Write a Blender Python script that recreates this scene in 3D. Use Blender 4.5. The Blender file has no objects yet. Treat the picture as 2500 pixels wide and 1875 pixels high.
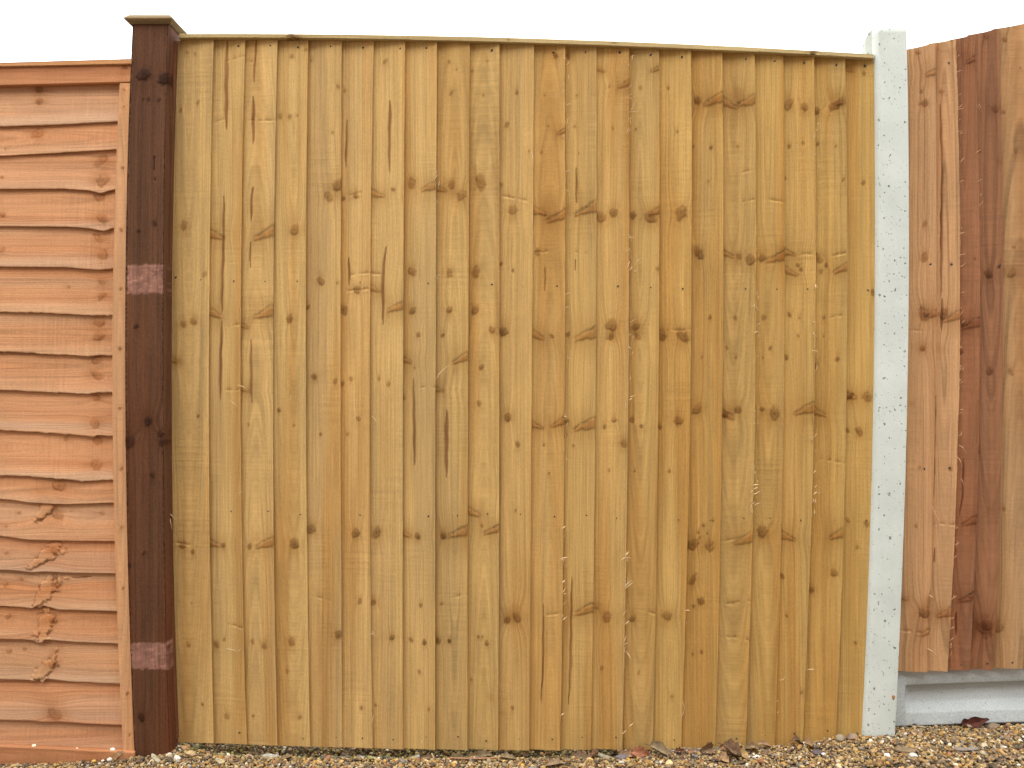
import bpy, math, random
import numpy as np
from mathutils import Vector

# ------------------------------------------------------------------ camera, sky, sun, exposure
D0 = 2.5                       # metres from the camera to the fence line (Y = 0)
FPX = D0 / 0.001076            # focal length in photo pixels
ZC = 0.966                     # eye height
scene = bpy.context.scene
cd = bpy.data.cameras.new("camera")
cd.sensor_width = 36.0
cd.lens = 36.0 * FPX / 2500.0
cd.clip_end = 500.0
cam = bpy.data.objects.new("camera", cd)
cam.location = (0, -D0, ZC)
cam.rotation_euler = (math.radians(90), 0, 0)
scene.collection.objects.link(cam)
scene.camera = cam

SUN_EL, SUN_AZ = 58.0, 200.0   # high, behind the camera, a little to the left
w = bpy.data.worlds.new("World")
scene.world = w
w.use_nodes = True
nt = w.node_tree
bg = nt.nodes['Background']
sky = nt.nodes.new('ShaderNodeTexSky')
sky.sky_type = 'NISHITA'
sky.sun_disc = False
sky.sun_elevation = math.radians(SUN_EL)
sky.sun_rotation = math.radians(SUN_AZ)
sky.dust_density = 6.0
sky.air_density = 1.2
hs = nt.nodes.new('ShaderNodeHueSaturation')
hs.inputs['Saturation'].default_value = 0.12     # overcast: the cloud layer whitens the sky
nt.links.new(sky.outputs[0], hs.inputs['Color'])
cl = nt.nodes.new('ShaderNodeMix'); cl.data_type = 'RGBA'      # bright even cloud over the clear sky
cl.inputs[0].default_value = 0.85
cl.inputs[7].default_value = (12.0, 12.1, 12.3, 1)
nt.links.new(hs.outputs[0], cl.inputs[6])
nt.links.new(cl.outputs[2], bg.inputs['Color'])
bg.inputs['Strength'].default_value = 0.15

sl = bpy.data.lights.new("sun", 'SUN')
sl.energy = 0.8
sl.angle = math.radians(35)
sl.color = (1.0, 0.965, 0.92)
so = bpy.data.objects.new("sun", sl)
a, e = math.radians(SUN_AZ), math.radians(SUN_EL)
tosun = Vector((math.sin(a) * math.cos(e), math.cos(a) * math.cos(e), math.sin(e)))
so.rotation_euler = tosun.to_track_quat('Z', 'Y').to_euler()
so.location = (0, -3, 6)
scene.collection.objects.link(so)

scene.view_settings.view_transform = 'Standard'
scene.view_settings.look = 'None'
scene.view_settings.gamma = 1.0
scene.view_settings.use_curve_mapping = False
scene.view_settings.exposure = 0.90

RNG = np.random.default_rng(7)
random.seed(7)

# ------------------------------------------------------------------ helpers
def PX(px, Y):
    return (np.asarray(px, float) - 1250.0) * (D0 + Y) / FPX

def PZ(py, Y):
    return ZC - (np.asarray(py, float) - 937.5) * (D0 + Y) / FPX

def pyz(z, Y=0.0):
    return 937.5 + (ZC - np.asarray(z, float)) * FPX / (D0 + Y)

def fit(pts, deg=2):
    p = np.array(pts, float)
    c = np.polyfit(p[:, 0], p[:, 1], deg)
    return lambda t: np.polyval(c, t)

def hash2(ix, iy, seed):
    h = (ix.astype(np.int64) * 374761393 + iy.astype(np.int64) * 668265263 + int(seed) * 974711) & 0xffffffff
    h = ((h ^ (h >> 13)) * 1274126177) & 0xffffffff
    h = (h ^ (h >> 16)) & 0xffffff
    return h / float(0xffffff)

def vn(x, y, seed=0):
    x = np.asarray(x, float); y = np.asarray(y, float)
    x, y = np.broadcast_arrays(x, y)
    ix = np.floor(x); iy = np.floor(y)
    fx = x - ix; fy = y - iy
    fx = fx * fx * (3 - 2 * fx); fy = fy * fy * (3 - 2 * fy)
    a = hash2(ix, iy, seed); b = hash2(ix + 1, iy, seed)
    c = hash2(ix, iy + 1, seed); d = hash2(ix + 1, iy + 1, seed)
    return (a * (1 - fx) + b * fx) * (1 - fy) + (c * (1 - fx) + d * fx) * fy

def fbm(x, y, seed=0, oct=3):
    s = 0; amp = 0.5; t = 0
    for o in range(oct):
        s = s + amp * vn(x * 2 ** o, y * 2 ** o, seed + 17 * o); t += amp; amp *= 0.5
    return s / t

def sst(e0, e1, x):
    t = np.clip((x - e0) / (e1 - e0 + 1e-12), 0, 1)
    return t * t * (3 - 2 * t)

def tag(o, label=None, cat=None, group=None, kind=None):
    if label: o['label'] = label
    if cat: o['category'] = cat
    if group: o['group'] = group
    if kind: o['kind'] = kind
    return o

def link(o, parent=None):
    scene.collection.objects.link(o)
    if parent is not None:
        o.parent = parent
        o.matrix_parent_inverse = parent.matrix_world.inverted()
    return o

def empty(name, loc):
    o = bpy.data.objects.new(name, None)
    o.empty_display_size = 0.1
    o.location = loc
    scene.collection.objects.link(o)
    bpy.context.view_layer.update()
    return o

class MB:
    """collects vertices, faces and per-vertex attributes of ONE mesh"""
    def __init__(self):
        self.v = []; self.f3 = []; self.f4 = []; self.n = 0
        self.att = {}
    def add(self, V, F4=None, F3=None, **att):
        V = np.asarray(V, float).reshape(-1, 3)
        self.v.append(V)
        if F4 is not None and len(F4): self.f4.append(np.asarray(F4, np.int64).reshape(-1, 4) + self.n)
        if F3 is not None and len(F3): self.f3.append(np.asarray(F3, np.int64).reshape(-1, 3) + self.n)
        for k, a in att.items():
            a = np.asarray(a, float)
            if a.ndim == 1 and len(a) == 3 and k in ('tint', 'gc') and len(V) != 3:
                a = np.tile(a, (len(V), 1))
            self.att.setdefault(k, []).append(a)
        self.n += len(V)
    def build(self, name, mat, parent=None, smooth=True):
        V = np.concatenate(self.v)
        f4 = np.concatenate(self.f4) if self.f4 else np.zeros((0, 4), np.int64)
        f3 = np.concatenate(self.f3) if self.f3 else np.zeros((0, 3), np.int64)
        me = bpy.data.meshes.new(name)
        me.vertices.add(len(V)); me.vertices.foreach_set('co', V.astype(np.float32).ravel())
        loops = np.concatenate([f4.ravel(), f3.ravel()])
        me.loops.add(len(loops)); me.loops.foreach_set('vertex_index', loops.astype(np.int32))
        nf = len(f4) + len(f3)
        st = np.concatenate([np.arange(len(f4)) * 4, len(f4) * 4 + np.arange(len(f3)) * 3])
        me.polygons.add(nf)
        me.polygons.foreach_set('loop_start', st.astype(np.int32))
        me.polygons.foreach_set('use_smooth', np.full(nf, smooth, bool))
        me.update(calc_edges=True)
        for k, parts in self.att.items():
            A = np.concatenate(parts)
            if k == 'tint':
                at = me.attributes.new(k, 'FLOAT_COLOR', 'POINT')
                at.data.foreach_set('color', np.concatenate([A, np.ones((len(A), 1))], 1).astype(np.float32).ravel())
            elif A.ndim == 2:
                at = me.attributes.new(k, 'FLOAT_VECTOR', 'POINT')
                at.data.foreach_set('vector', A.astype(np.float32).ravel())
            else:
                at = me.attributes.new(k, 'FLOAT', 'POINT')
                at.data.foreach_set('value', A.astype(np.float32))
        me.validate()
        o = bpy.data.objects.new(name, me)
        if mat: me.materials.append(mat)
        return link(o, parent)

def grid_faces(nr, nc, wrap=False):
    r = np.arange(nr - 1)[:, None]
    c = np.arange(nc if wrap else nc - 1)[None, :]
    c2 = (c + 1) % nc
    return np.stack([r * nc + c + 0 * c2, r * nc + c2, (r + 1) * nc + c2, (r + 1) * nc + c], -1).reshape(-1, 4)

# ------------------------------------------------------------------ materials
def nodes(name):
    m = bpy.data.materials.new(name)
    m.use_nodes = True
    return m, m.node_tree, m.node_tree.nodes['Principled BSDF']

def N(nt, typ, **kw):
    n = nt.nodes.new(typ)
    for k, v in kw.items():
        if k.startswith('i_'):
            key = k[2:]
            n.inputs[int(key) if key.isdigit() else key].default_value = v
        else:
            setattr(n, k, v)
    return n

def mrange(nt, src, a, b, c, d):
    n = N(nt, 'ShaderNodeMapRange')
    n.inputs[1].default_value = a; n.inputs[2].default_value = b
    n.inputs[3].default_value = c; n.inputs[4].default_value = d
    nt.links.new(src, n.inputs[0])
    return n.outputs[0]

def vmul(nt, src, vec):
    n = N(nt, 'ShaderNodeVectorMath', operation='MULTIPLY')
    n.inputs[1].default_value = vec
    nt.links.new(src, n.inputs[0])
    return n.outputs[0]

def mth(nt, op, a, b):
    n = N(nt, 'ShaderNodeMath', operation=op)
    for i, s in enumerate((a, b)):
        if isinstance(s, (int, float)): n.inputs[i].default_value = s
        else: nt.links.new(s, n.inputs[i])
    return n.outputs[0]

def scale_col(nt, col, fac):
    n = N(nt, 'ShaderNodeVectorMath', operation='SCALE')
    nt.links.new(col, n.inputs[0]); nt.links.new(fac, n.inputs['Scale'])
    return n.outputs[0]

def mat_wood(name, f1=(0.84, 1.14), f2=(0.95, 1.045), f5=(0.895, 1.035), saw=0.08, rough=0.82, bump=0.0011, spec=0.18, mott=0.09):
    m, nt, b = nodes(name)
    at = N(nt, 'ShaderNodeAttribute', attribute_name='tint')
    gc = N(nt, 'ShaderNodeAttribute', attribute_name='gc')
    g = gc.outputs['Vector']
    n1 = N(nt, 'ShaderNodeTexNoise', i_Scale=1.0, i_Detail=3.0, i_Roughness=0.6)
    nt.links.new(vmul(nt, g, (430, 7, 1)), n1.inputs['Vector'])
    n2 = N(nt, 'ShaderNodeTexNoise', i_Scale=1.0, i_Detail=2.0)
    nt.links.new(vmul(nt, g, (75, 1.8, 1)), n2.inputs['Vector'])
    n5 = N(nt, 'ShaderNodeTexNoise', i_Scale=1.0, i_Detail=1.0)          # thin dark latewood lines
    nt.links.new(vmul(nt, g, (210, 1.1, 1)), n5.inputs['Vector'])
    n3 = N(nt, 'ShaderNodeTexNoise', i_Scale=1.0, i_Detail=2.0)
    nt.links.new(vmul(nt, g, (11, 150, 1)), n3.inputs['Vector'])
    n4 = N(nt, 'ShaderNodeTexNoise', i_Scale=1.0, i_Detail=3.0, i_Roughness=0.7)
    nt.links.new(vmul(nt, g, (260, 170, 1)), n4.inputs['Vector'])
    sm = N(nt, 'ShaderNodeTexNoise', i_Scale=1.0, i_Detail=1.0)
    nt.links.new(vmul(nt, g, (9, 5, 1)), sm.inputs['Vector'])
    a = mrange(nt, n1.outputs[0], 0.28, 0.72, *f1)
    c = mrange(nt, n2.outputs[0], 0.3, 0.7, *f2)
    lw = mrange(nt, n5.outputs[0], 0.34, 0.50, *f5)
    sawm = mrange(nt, sm.outputs[0], 0.50, 0.68, 0.0, 1.0)
    s = mth(nt, 'MULTIPLY', mrange(nt, n3.outputs[0], 0.3, 0.7, -saw, saw), sawm)
    q = mrange(nt, n4.outputs[0], 0.3, 0.7, -mott, mott)
    fac = mth(nt, 'ADD', mth(nt, 'ADD', mth(nt, 'MULTIPLY', mth(nt, 'MULTIPLY', a, c), lw), s), q)
    nt.links.new(scale_col(nt, at.outputs['Color'], fac), b.inputs['Base Color'])
    b.inputs['Roughness'].default_value = rough
    b.inputs['Specular IOR Level'].default_value = spec
    bp = N(nt, 'ShaderNodeBump', i_Strength=0.8, i_Distance=bump)
    h = mth(nt, 'ADD', n1.outputs[0], mth(nt, 'ADD', mth(nt, 'MULTIPLY', mth(nt, 'MULTIPLY', n3.outputs[0], sawm), 0.9), mth(nt, 'MULTIPLY', n4.outputs[0], 0.6)))
    nt.links.new(h, bp.inputs['Height'])
    nt.links.new(bp.outputs[0], b.inputs['Normal'])
    return m

M_PINE = mat_wood('treated_pine')
M_LAP = mat_wood('orange_stained_larch', f1=(0.89, 1.10), f2=(0.93, 1.06), f5=(0.88, 1.04), saw=0.08)
M_CEDAR = mat_wood('brown_stained_boards', f1=(0.84, 1.14), f5=(0.78, 1.08))
M_POST = mat_wood('dark_stained_post', f1=(0.80, 1.18), f2=(0.84, 1.12), f5=(0.86, 1.06), saw=0.03, rough=0.7, bump=0.0007, spec=0.12, mott=0.18)

def mat_concrete(name, base, dark, pit_scale, pit_amt, speck):
    m, nt, b = nodes(name)
    tc = N(nt, 'ShaderNodeTexCoord')
    P = tc.outputs['Object']
    big = N(nt, 'ShaderNodeTexNoise', i_Scale=9.0, i_Detail=4.0, i_Roughness=0.6)
    nt.links.new(P, big.inputs['Vector'])
    fine = N(nt, 'ShaderNodeTexNoise', i_Scale=420.0, i_Detail=3.0, i_Roughness=0.7)
    nt.links.new(P, fine.inputs['Vector'])
    warp = N(nt, 'ShaderNodeTexNoise', i_Scale=120.0, i_Detail=2.0)
    nt.links.new(P, warp.inputs['Vector'])
    add = N(nt, 'ShaderNodeVectorMath', operation='ADD')
    sc = N(nt, 'ShaderNodeVectorMath', operation='SCALE'); sc.inputs['Scale'].default_value = 0.012
    nt.links.new(warp.outputs['Color'], sc.inputs[0])
    nt.links.new(P, add.inputs[0]); nt.links.new(sc.outputs[0], add.inputs[1])
    pits = []
    for s, thr in ((pit_scale, 0.235), (pit_scale * 2.1, 0.24)):
        vo = N(nt, 'ShaderNodeTexVoronoi', i_Scale=s)
        nt.links.new(vmul(nt, add.outputs[0], (1, 1, 0.85)), vo.inputs['Vector'])
        sep = N(nt, 'ShaderNodeSeparateColor'); nt.links.new(vo.outputs['Color'], sep.inputs[0])
        rad = mrange(nt, sep.outputs[0], 0.30, 1.0, 0.0, thr)
        pits.append(mrange(nt, mth(nt, 'SUBTRACT', vo.outputs['Distance'], rad), -0.05, 0.02, 1.0, 0.0))
    pit = mth(nt, 'MULTIPLY', mth(nt, 'MAXIMUM', pits[0], pits[1]), pit_amt)
    mx = N(nt, 'ShaderNodeMix', data_type='RGBA')
    mx.inputs[6].default_value = (*base, 1); mx.inputs[7].default_value = (*dark, 1)
    nt.links.new(pit, mx.inputs[0])
    f = mth(nt, 'MULTIPLY', mrange(nt, big.outputs[0], 0.3, 0.7, 0.91, 1.05), mrange(nt, fine.outputs[0], 0.3, 0.7, 1 - speck, 1 + speck))
    nt.links.new(scale_col(nt, mx.outputs[2], f), b.inputs['Base Color'])
    b.inputs['Roughness'].default_value = 0.85
    b.inputs['Specular IOR Level'].default_value = 0.2
    bp = N(nt, 'ShaderNodeBump', i_Strength=0.7, i_Distance=0.002)
    nt.links.new(mth(nt, 'SUBTRACT', mth(nt, 'MULTIPLY', fine.outputs[0], 0.35), pit), bp.inputs['Height'])
    nt.links.new(bp.outputs[0], b.inputs['Normal'])
    return m, nt, b

M_WHITE, _, _ = mat_concrete('pale_concrete', (0.565, 0.615, 0.57), (0.17, 0.19, 0.18), 74.0, 1.0, 0.06)
M_GREYC, _, _ = mat_concrete('grey_concrete', (0.43, 0.465, 0.46), (0.17, 0.185, 0.18), 170.0, 0.75, 0.24)

def mat_plain(name, col, rough=0.8, nscale=40.0, namt=0.2, bump=0.001, metal=0.0):
    m, nt, b = nodes(name)
    tc = N(nt, 'ShaderNodeTexCoord')
    n = N(nt, 'ShaderNodeTexNoise', i_Scale=nscale, i_Detail=4.0, i_Roughness=0.65)
    nt.links.new(tc.outputs['Object'], n.inputs['Vector'])
    rgb = N(nt, 'ShaderNodeRGB'); rgb.outputs[0].default_value = (*col, 1)
    nt.links.new(scale_col(nt, rgb.outputs[0], mrange(nt, n.outputs[0], 0.3, 0.7, 1 - namt, 1 + namt)), b.inputs['Base Color'])
    b.inputs['Roughness'].default_value = rough
    b.inputs['Metallic'].default_value = metal
    bp = N(nt, 'ShaderNodeBump', i_Strength=0.6, i_Distance=bump)
    nt.links.new(n.outputs[0], bp.inputs['Height']); nt.links.new(bp.outputs[0], b.inputs['Normal'])
    return m

def mat_attr(name, rough=0.7, nscale=250.0, namt=0.22, bump=0.0008, spec=0.3):
    m, nt, b = nodes(name)
    at = N(nt, 'ShaderNodeAttribute', attribute_name='tint')
    tc = N(nt, 'ShaderNodeTexCoord')
    n = N(nt, 'ShaderNodeTexNoise', i_Scale=nscale, i_Detail=3.0, i_Roughness=0.65)
    nt.links.new(tc.outputs['Object'], n.inputs['Vector'])
    nt.links.new(scale_col(nt, at.outputs['Color'], mrange(nt, n.outputs[0], 0.3, 0.7, 1 - namt, 1 + namt)), b.inputs['Base Color'])
    b.inputs['Roughness'].default_value = rough
    b.inputs['Specular IOR Level'].default_value = spec
    bp = N(nt, 'ShaderNodeBump', i_Strength=0.6, i_Distance=bump)
    nt.links.new(n.outputs[0], bp.inputs['Height']); nt.links.new(bp.outputs[0], b.inputs['Normal'])
    return m

M_STONE = mat_attr('gravel_stone')
M_LEAF = mat_attr('dry_leaf', rough=0.75, nscale=120.0, namt=0.3)
M_CHIP = mat_attr('weathered_wood_chip', rough=0.85, nscale=160.0, namt=0.3)
M_NAIL = mat_plain('dull_nail_steel', (0.034, 0.026, 0.020), rough=0.8, nscale=900, namt=0.4, bump=0.0002)
M_GROUND = None

# ------------------------------------------------------------------ wood: knots, splits, grain
# a knot is (px, py, radius px, kind); kinds: o round, d dark round, p pin, R / L spike running out at the right / left edge,
# s thin crease across the grain, h soft resin halo
def wood(P, axis, bid, knots, splits, pal, edges=None, Yk=-0.01, cath=0.5, knotcol=(0.56, 0.43, 0.33), depth=0.003, nsup=1.0):
    """grain coordinate, colour and push-back for the vertices P of one board; grain runs along axis (0 = x, 2 = z)"""
    rs = np.random.default_rng(1000 + bid)
    A = P[:, axis]; B = P[:, 2 - axis] + 0.6 * (P[:, 1] + 0.02)
    X = P[:, 0]; Z = P[:, 2]
    Bw = B.copy()
    mul = np.ones((len(P), 3))
    push = np.zeros(len(P))
    K = D0 / FPX
    o1, o2 = rs.random(2) * 100
    wob = (fbm(A * 75 + o1, B * 75, 3, 2) - 0.5)
    wob2 = (fbm(A * 210 + o1, B * 210, 4, 2) - 0.5)
    kc = np.array(knotcol)
    patches = []
    for (kx, ky, r, kind) in knots:
        x0 = float(PX(kx, Yk)); z0 = float(PZ(ky, Yk))
        if kind == 'P':
            q = np.maximum(np.abs(X - x0) / (r[0] * K), np.abs(Z - z0) / (r[1] * K)) + 0.22 * wob + 0.14 * wob2 + 0.06 * (fbm(X * 300, Z * 300, 77, 2) - 0.5)
            patches.append(sst(1.04, 0.92, q)); continue
        r = r * K * (0.94 if kind in 'od' else 1)
        dx = X - x0; dz = Z - z0
        dA = dz if axis == 2 else dx
        dB = dx if axis == 2 else dz
        reach = np.abs(dA) < 9 * r + 0.05
        if not reach.any(): continue
        if kind in 'odph':
            el = 1.05 + 0.35 * rs.random()
            th = rs.random() * 6.28; sk = 0.35 * rs.normal()
            dBs = dB + sk * dA * 0.6
            d = np.sqrt((dBs / r) ** 2 + (dA / (r * el)) ** 2) * (1 + 0.75 * wob + 0.5 * wob2)
            Bw += 0.9 * dB * np.exp(-(dB / (1.6 * r)) ** 2 - (dA / (3.2 * r)) ** 2)
            if kind == 'h':
                k = np.exp(-(d ** 2) * 0.5) * 0.5
                mul *= 1 - k[:, None] * (1 - np.array([0.74, 0.62, 0.50]))
                continue
            ang = np.arctan2(dA, dB)
            side = 0.5 + 0.5 * np.cos(ang - th)
            core = sst(1.15, 0.70, d)
            ring = np.exp(-((d - 0.92) / 0.20) ** 2) * (0.25 + 0.85 * side ** 2) * (1.0 if kind != 'p' else 0.4)
            heart = np.exp(-(((dBs - 0.2 * r * math.cos(th)) / (0.3 * r)) ** 2 + ((dA - 0.2 * r * math.sin(th)) / (0.3 * r)) ** 2))
            up = 1 if rs.random() < 0.5 else -1
            halo = np.exp(-(dB / (1.25 * r)) ** 2 - (np.maximum(0, np.abs(dA + up * 0.8 * r) - 0.6 * r) / (1.9 * r)) ** 2)
            dk = {'o': 0.62, 'd': 0.70, 'p': 0.5}[kind] * (0.8 + 0.35 * rs.random())
            c2 = kc * (1.0 if kind == 'o' else 0.84) * (1 + 0.10 * rs.normal())
            inner = 0.75 + 0.25 * np.cos(d * (6 + 4 * rs.random()) + 3 * wob)
            mul *= 1 - np.clip(core * dk * (0.62 + 0.38 * inner), 0, 1)[:, None] * (1 - c2)
            mul *= 1 - (ring * 0.34)[:, None] * np.array([0.9, 1.0, 1.1])
            mul *= 1 - (heart * (0.42 if kind == 'd' else 0.22))[:, None]
            wide = np.exp(-(dB / (2.6 * r)) ** 2 - (dA / (2.0 * r)) ** 2) * (0.6 + 0.8 * wob + 0.4) if r > 0.0065 else 0 * d
            mul *= 1 - (halo * 0.17 + 0.13 * wide)[:, None] * np.array([0.75, 1.0, 1.3])
            lite = np.exp(-((d - 1.45) / 0.25) ** 2) * (1 - side)
            mul *= 1 + 0.10 * lite[:, None]
            push += -0.0010 * core * (r / 0.01) + 0.0012 * ring * min(1, r / 0.008)
        elif kind in 'RL':
            r = r * 1.2
            sgn = 1 if kind == 'R' else -1
            L = 2.6 * r
            tilt = 0.55 + 0.2 * rs.random()
            t = (dB * sgn + L * 0.55) / L
            cen = tilt * (t - 0.5) * r * 1.6
            hw = (0.16 + 0.50 * np.clip(t, 0, 1.4)) * r
            dA = dA + r * (0.35 * wob + 0.3 * wob2)
            q = np.abs(dA - cen) / hw
            ins = sst(1.15, 0.75, q * (1 + 0.3 * wob)) * sst(-0.08, 0.10, t) * sst(2.0, 1.5, t)
            top = np.exp(-(((dA - cen) - hw) / (0.16 * r)) ** 2) * sst(-0.1, 0.1, t) * sst(2.0, 1.5, t)
            bot = np.exp(-(((dA - cen) + hw * 1.05) / (0.13 * r)) ** 2) * sst(0.1, 0.4, t) * sst(2.0, 1.5, t)
            mul *= 1 - (ins * 0.75)[:, None] * (1 - np.array([0.74, 0.58, 0.42]))
            mul *= 1 - (top * 0.40 * np.clip(0.9 + 2.2 * wob, 0.2, 1.3))[:, None]
            mul *= 1 - (bot * 0.25)[:, None]
            sh = np.exp(-((dA) / (2.6 * r)) ** 2) * sst(-1.0, 0.3, t)
            mul *= 1 - (sh * 0.20)[:, None] * np.array([0.75, 1.0, 1.3])
            Bw += 0.35 * r * np.exp(-(dA / (2.2 * r)) ** 2) * np.tanh(dB / r)
            push += 0.002 * top - 0.0015 * ins
        elif kind == 's':
            wline = 2.0 * K
            dl = dA - 0.22 * dB * math.sin(kx) + 5 * K * wob + 2 * K * wob2
            gate = sst(2.4, 1.2, np.abs(dB) / r) * np.clip(0.55 + 2.5 * (fbm(B * 130 + o2, A * 20, 6, 2) - 0.5), 0, 1)
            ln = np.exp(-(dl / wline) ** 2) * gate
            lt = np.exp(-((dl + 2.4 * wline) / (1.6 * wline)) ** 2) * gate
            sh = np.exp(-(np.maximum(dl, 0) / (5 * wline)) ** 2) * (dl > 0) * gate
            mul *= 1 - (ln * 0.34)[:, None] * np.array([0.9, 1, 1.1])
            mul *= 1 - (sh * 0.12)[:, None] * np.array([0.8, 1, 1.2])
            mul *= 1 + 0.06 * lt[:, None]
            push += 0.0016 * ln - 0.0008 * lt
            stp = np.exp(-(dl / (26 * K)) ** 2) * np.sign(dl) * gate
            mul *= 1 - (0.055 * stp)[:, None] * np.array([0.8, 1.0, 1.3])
        elif kind == 'g':   # torn diagonal bark knot of the lap boards
            tt = math.radians(60 + 14 * rs.normal()); r = r * rs.uniform(0.85, 1.15)
            u = dx * math.cos(tt) + dz * math.sin(tt); v = -dx * math.sin(tt) + dz * math.cos(tt)
            wv = 0.75 * r * (1 + 0.45 * u / (2.1 * r))
            d = np.sqrt((u / (2.1 * r)) ** 2 + (v / np.maximum(wv, 0.2 * r)) ** 2) * (1 + 1.1 * wob + 0.9 * wob2)
            core = sst(1.1, 0.8, d); ring = np.exp(-((d - 1.05) / 0.16) ** 2)
            mul *= 1 - (core * 0.5)[:, None] * (1 - np.array([1.02, 0.92, 0.72]))
            ring = ring * np.clip(0.75 + 2.5 * wob, 0.1, 1.3)
            mul *= 1 - (ring * 0.42)[:, None] * np.array([0.9, 1, 1.1])
            push += -0.003 * core + 0.002 * ring
            Bw += 0.9 * dB * np.exp(-(dB / (1.6 * r)) ** 2 - (dA / (3.0 * r)) ** 2)
    for (pts, wpx) in splits:
        p = np.array(pts, float)
        xs = PX(p[:, 0], Yk); zs = PZ(p[:, 1], Yk)
        along = zs if axis == 2 else xs
        across = xs if axis == 2 else zs
        o = np.argsort(along); al = along[o]; ac = across[o]
        t = np.clip((A - al[0]) / (al[-1] - al[0]), 0, 1)
        line = np.interp(A, al, ac) + 0.0006 * np.sin(A * 90 + o1)
        wid = wpx * 1.15 * K * 0.5 * (0.8 + 0.5 * fbm(A * 40 + o1, A * 0, 15, 2)) * np.clip(np.sin(math.pi * np.clip(t, 0.0, 1)) * 1.35, 0, 1) ** 0.6
        inside = (A > al[0]) & (A < al[-1])
        cr = P[:, 0] if axis == 2 else P[:, 2]
        q = np.abs(cr - line) / np.maximum(wid, 1e-5)
        k = np.where(inside, sst(1.35, 0.45, q), 0) * (0.72 + 0.4 * fbm(A * 14 + o2, A * 0, 16, 2))
        mul *= 1 - k[:, None] * (1 - np.array([0.50, 0.37, 0.33]))
        push += depth * k
    # base colour: pale sapwood, orange heartwood and a grey green cast in long streaks
    k1 = fbm(Bw * 26 + o1, A * 1.1 + o2, 11, 3)
    k2 = fbm(Bw * 16 + o2, A * 0.8 + o1, 23, 3)
    k3 = fbm(Bw * 150 + o2, A * 1.6 + o1, 31, 2)
    bias = 0.10 * (rs.random() - 0.5)
    m1 = sst(0.40 + bias, 0.78 + bias, k1)[:, None]
    m2 = sst(0.50, 0.70, k2)[:, None]
    c = pal[0] * (1 - m1) + pal[1] * m1
    c = c * (1 - 0.7 * m2) + pal[2] * 0.7 * m2
    c = c * (1 + 0.22 * (k3 - 0.5))[:, None]
    # soft cloudy blotches that cross the grain a little
    bl = fbm(A * 9 + o1, B * 22 + o2, 41, 3)
    c = c * (1 + 0.17 * (bl - 0.5))[:, None]
    c = c * (1 + 0.07 * (rs.random() - 0.5)) * (1 + 0.02 * (rs.random(3) - 0.5))
    c = np.clip(c * mul, 0.004, 0.9)
    for k in patches:      # unstained wood where a fitting was taken off
        pc = np.array([0.27, 0.135, 0.098]) * (1 + 0.7 * (fbm(X * 45 + o1, Z * 80, 53, 3) - 0.5) + 0.5 * sst(0.62, 0.8, fbm(X * 70 + o2, Z * 190, 57, 2)))[:, None]
        k = (k * (0.78 + 0.4 * (fbm(X * 60, Z * 40 + o2, 59, 2) - 0.5)))[:, None]
        c = c * (1 - k) + pc * k
    # growth rings: cathedral boards have arched grain
    r0 = rs.random()
    if r0 < cath:
        a0 = A.min() + (A.max() - A.min()) * (rs.random() * 1.4 - 0.2)
        bc = B.mean() + 0.02 * (rs.random() - 0.5)
        kk = 0.018 + 0.03 * rs.random()
        rr = np.sqrt((Bw - bc) ** 2 + (kk * (A - a0)) ** 2 + 1e-5) + 0.003 * fbm(A * 5, B * 8 + o1, 5, 2)
    else:
        rr = Bw + 0.010 * (fbm(A * 1.3 + o2, B * 3, 9, 2) - 0.5)
    gc = np.stack([rr + o1, A + o2, np.full(len(P), o1 * 3.1)], 1)
    return c, gc, push

def edge_noise(z, seed, amp=0.0008, f=90):
    return amp * 2 * (fbm(np.asarray(z) * f, np.full_like(np.asarray(z, float), seed * 3.7), seed, 3) - 0.5)

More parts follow.
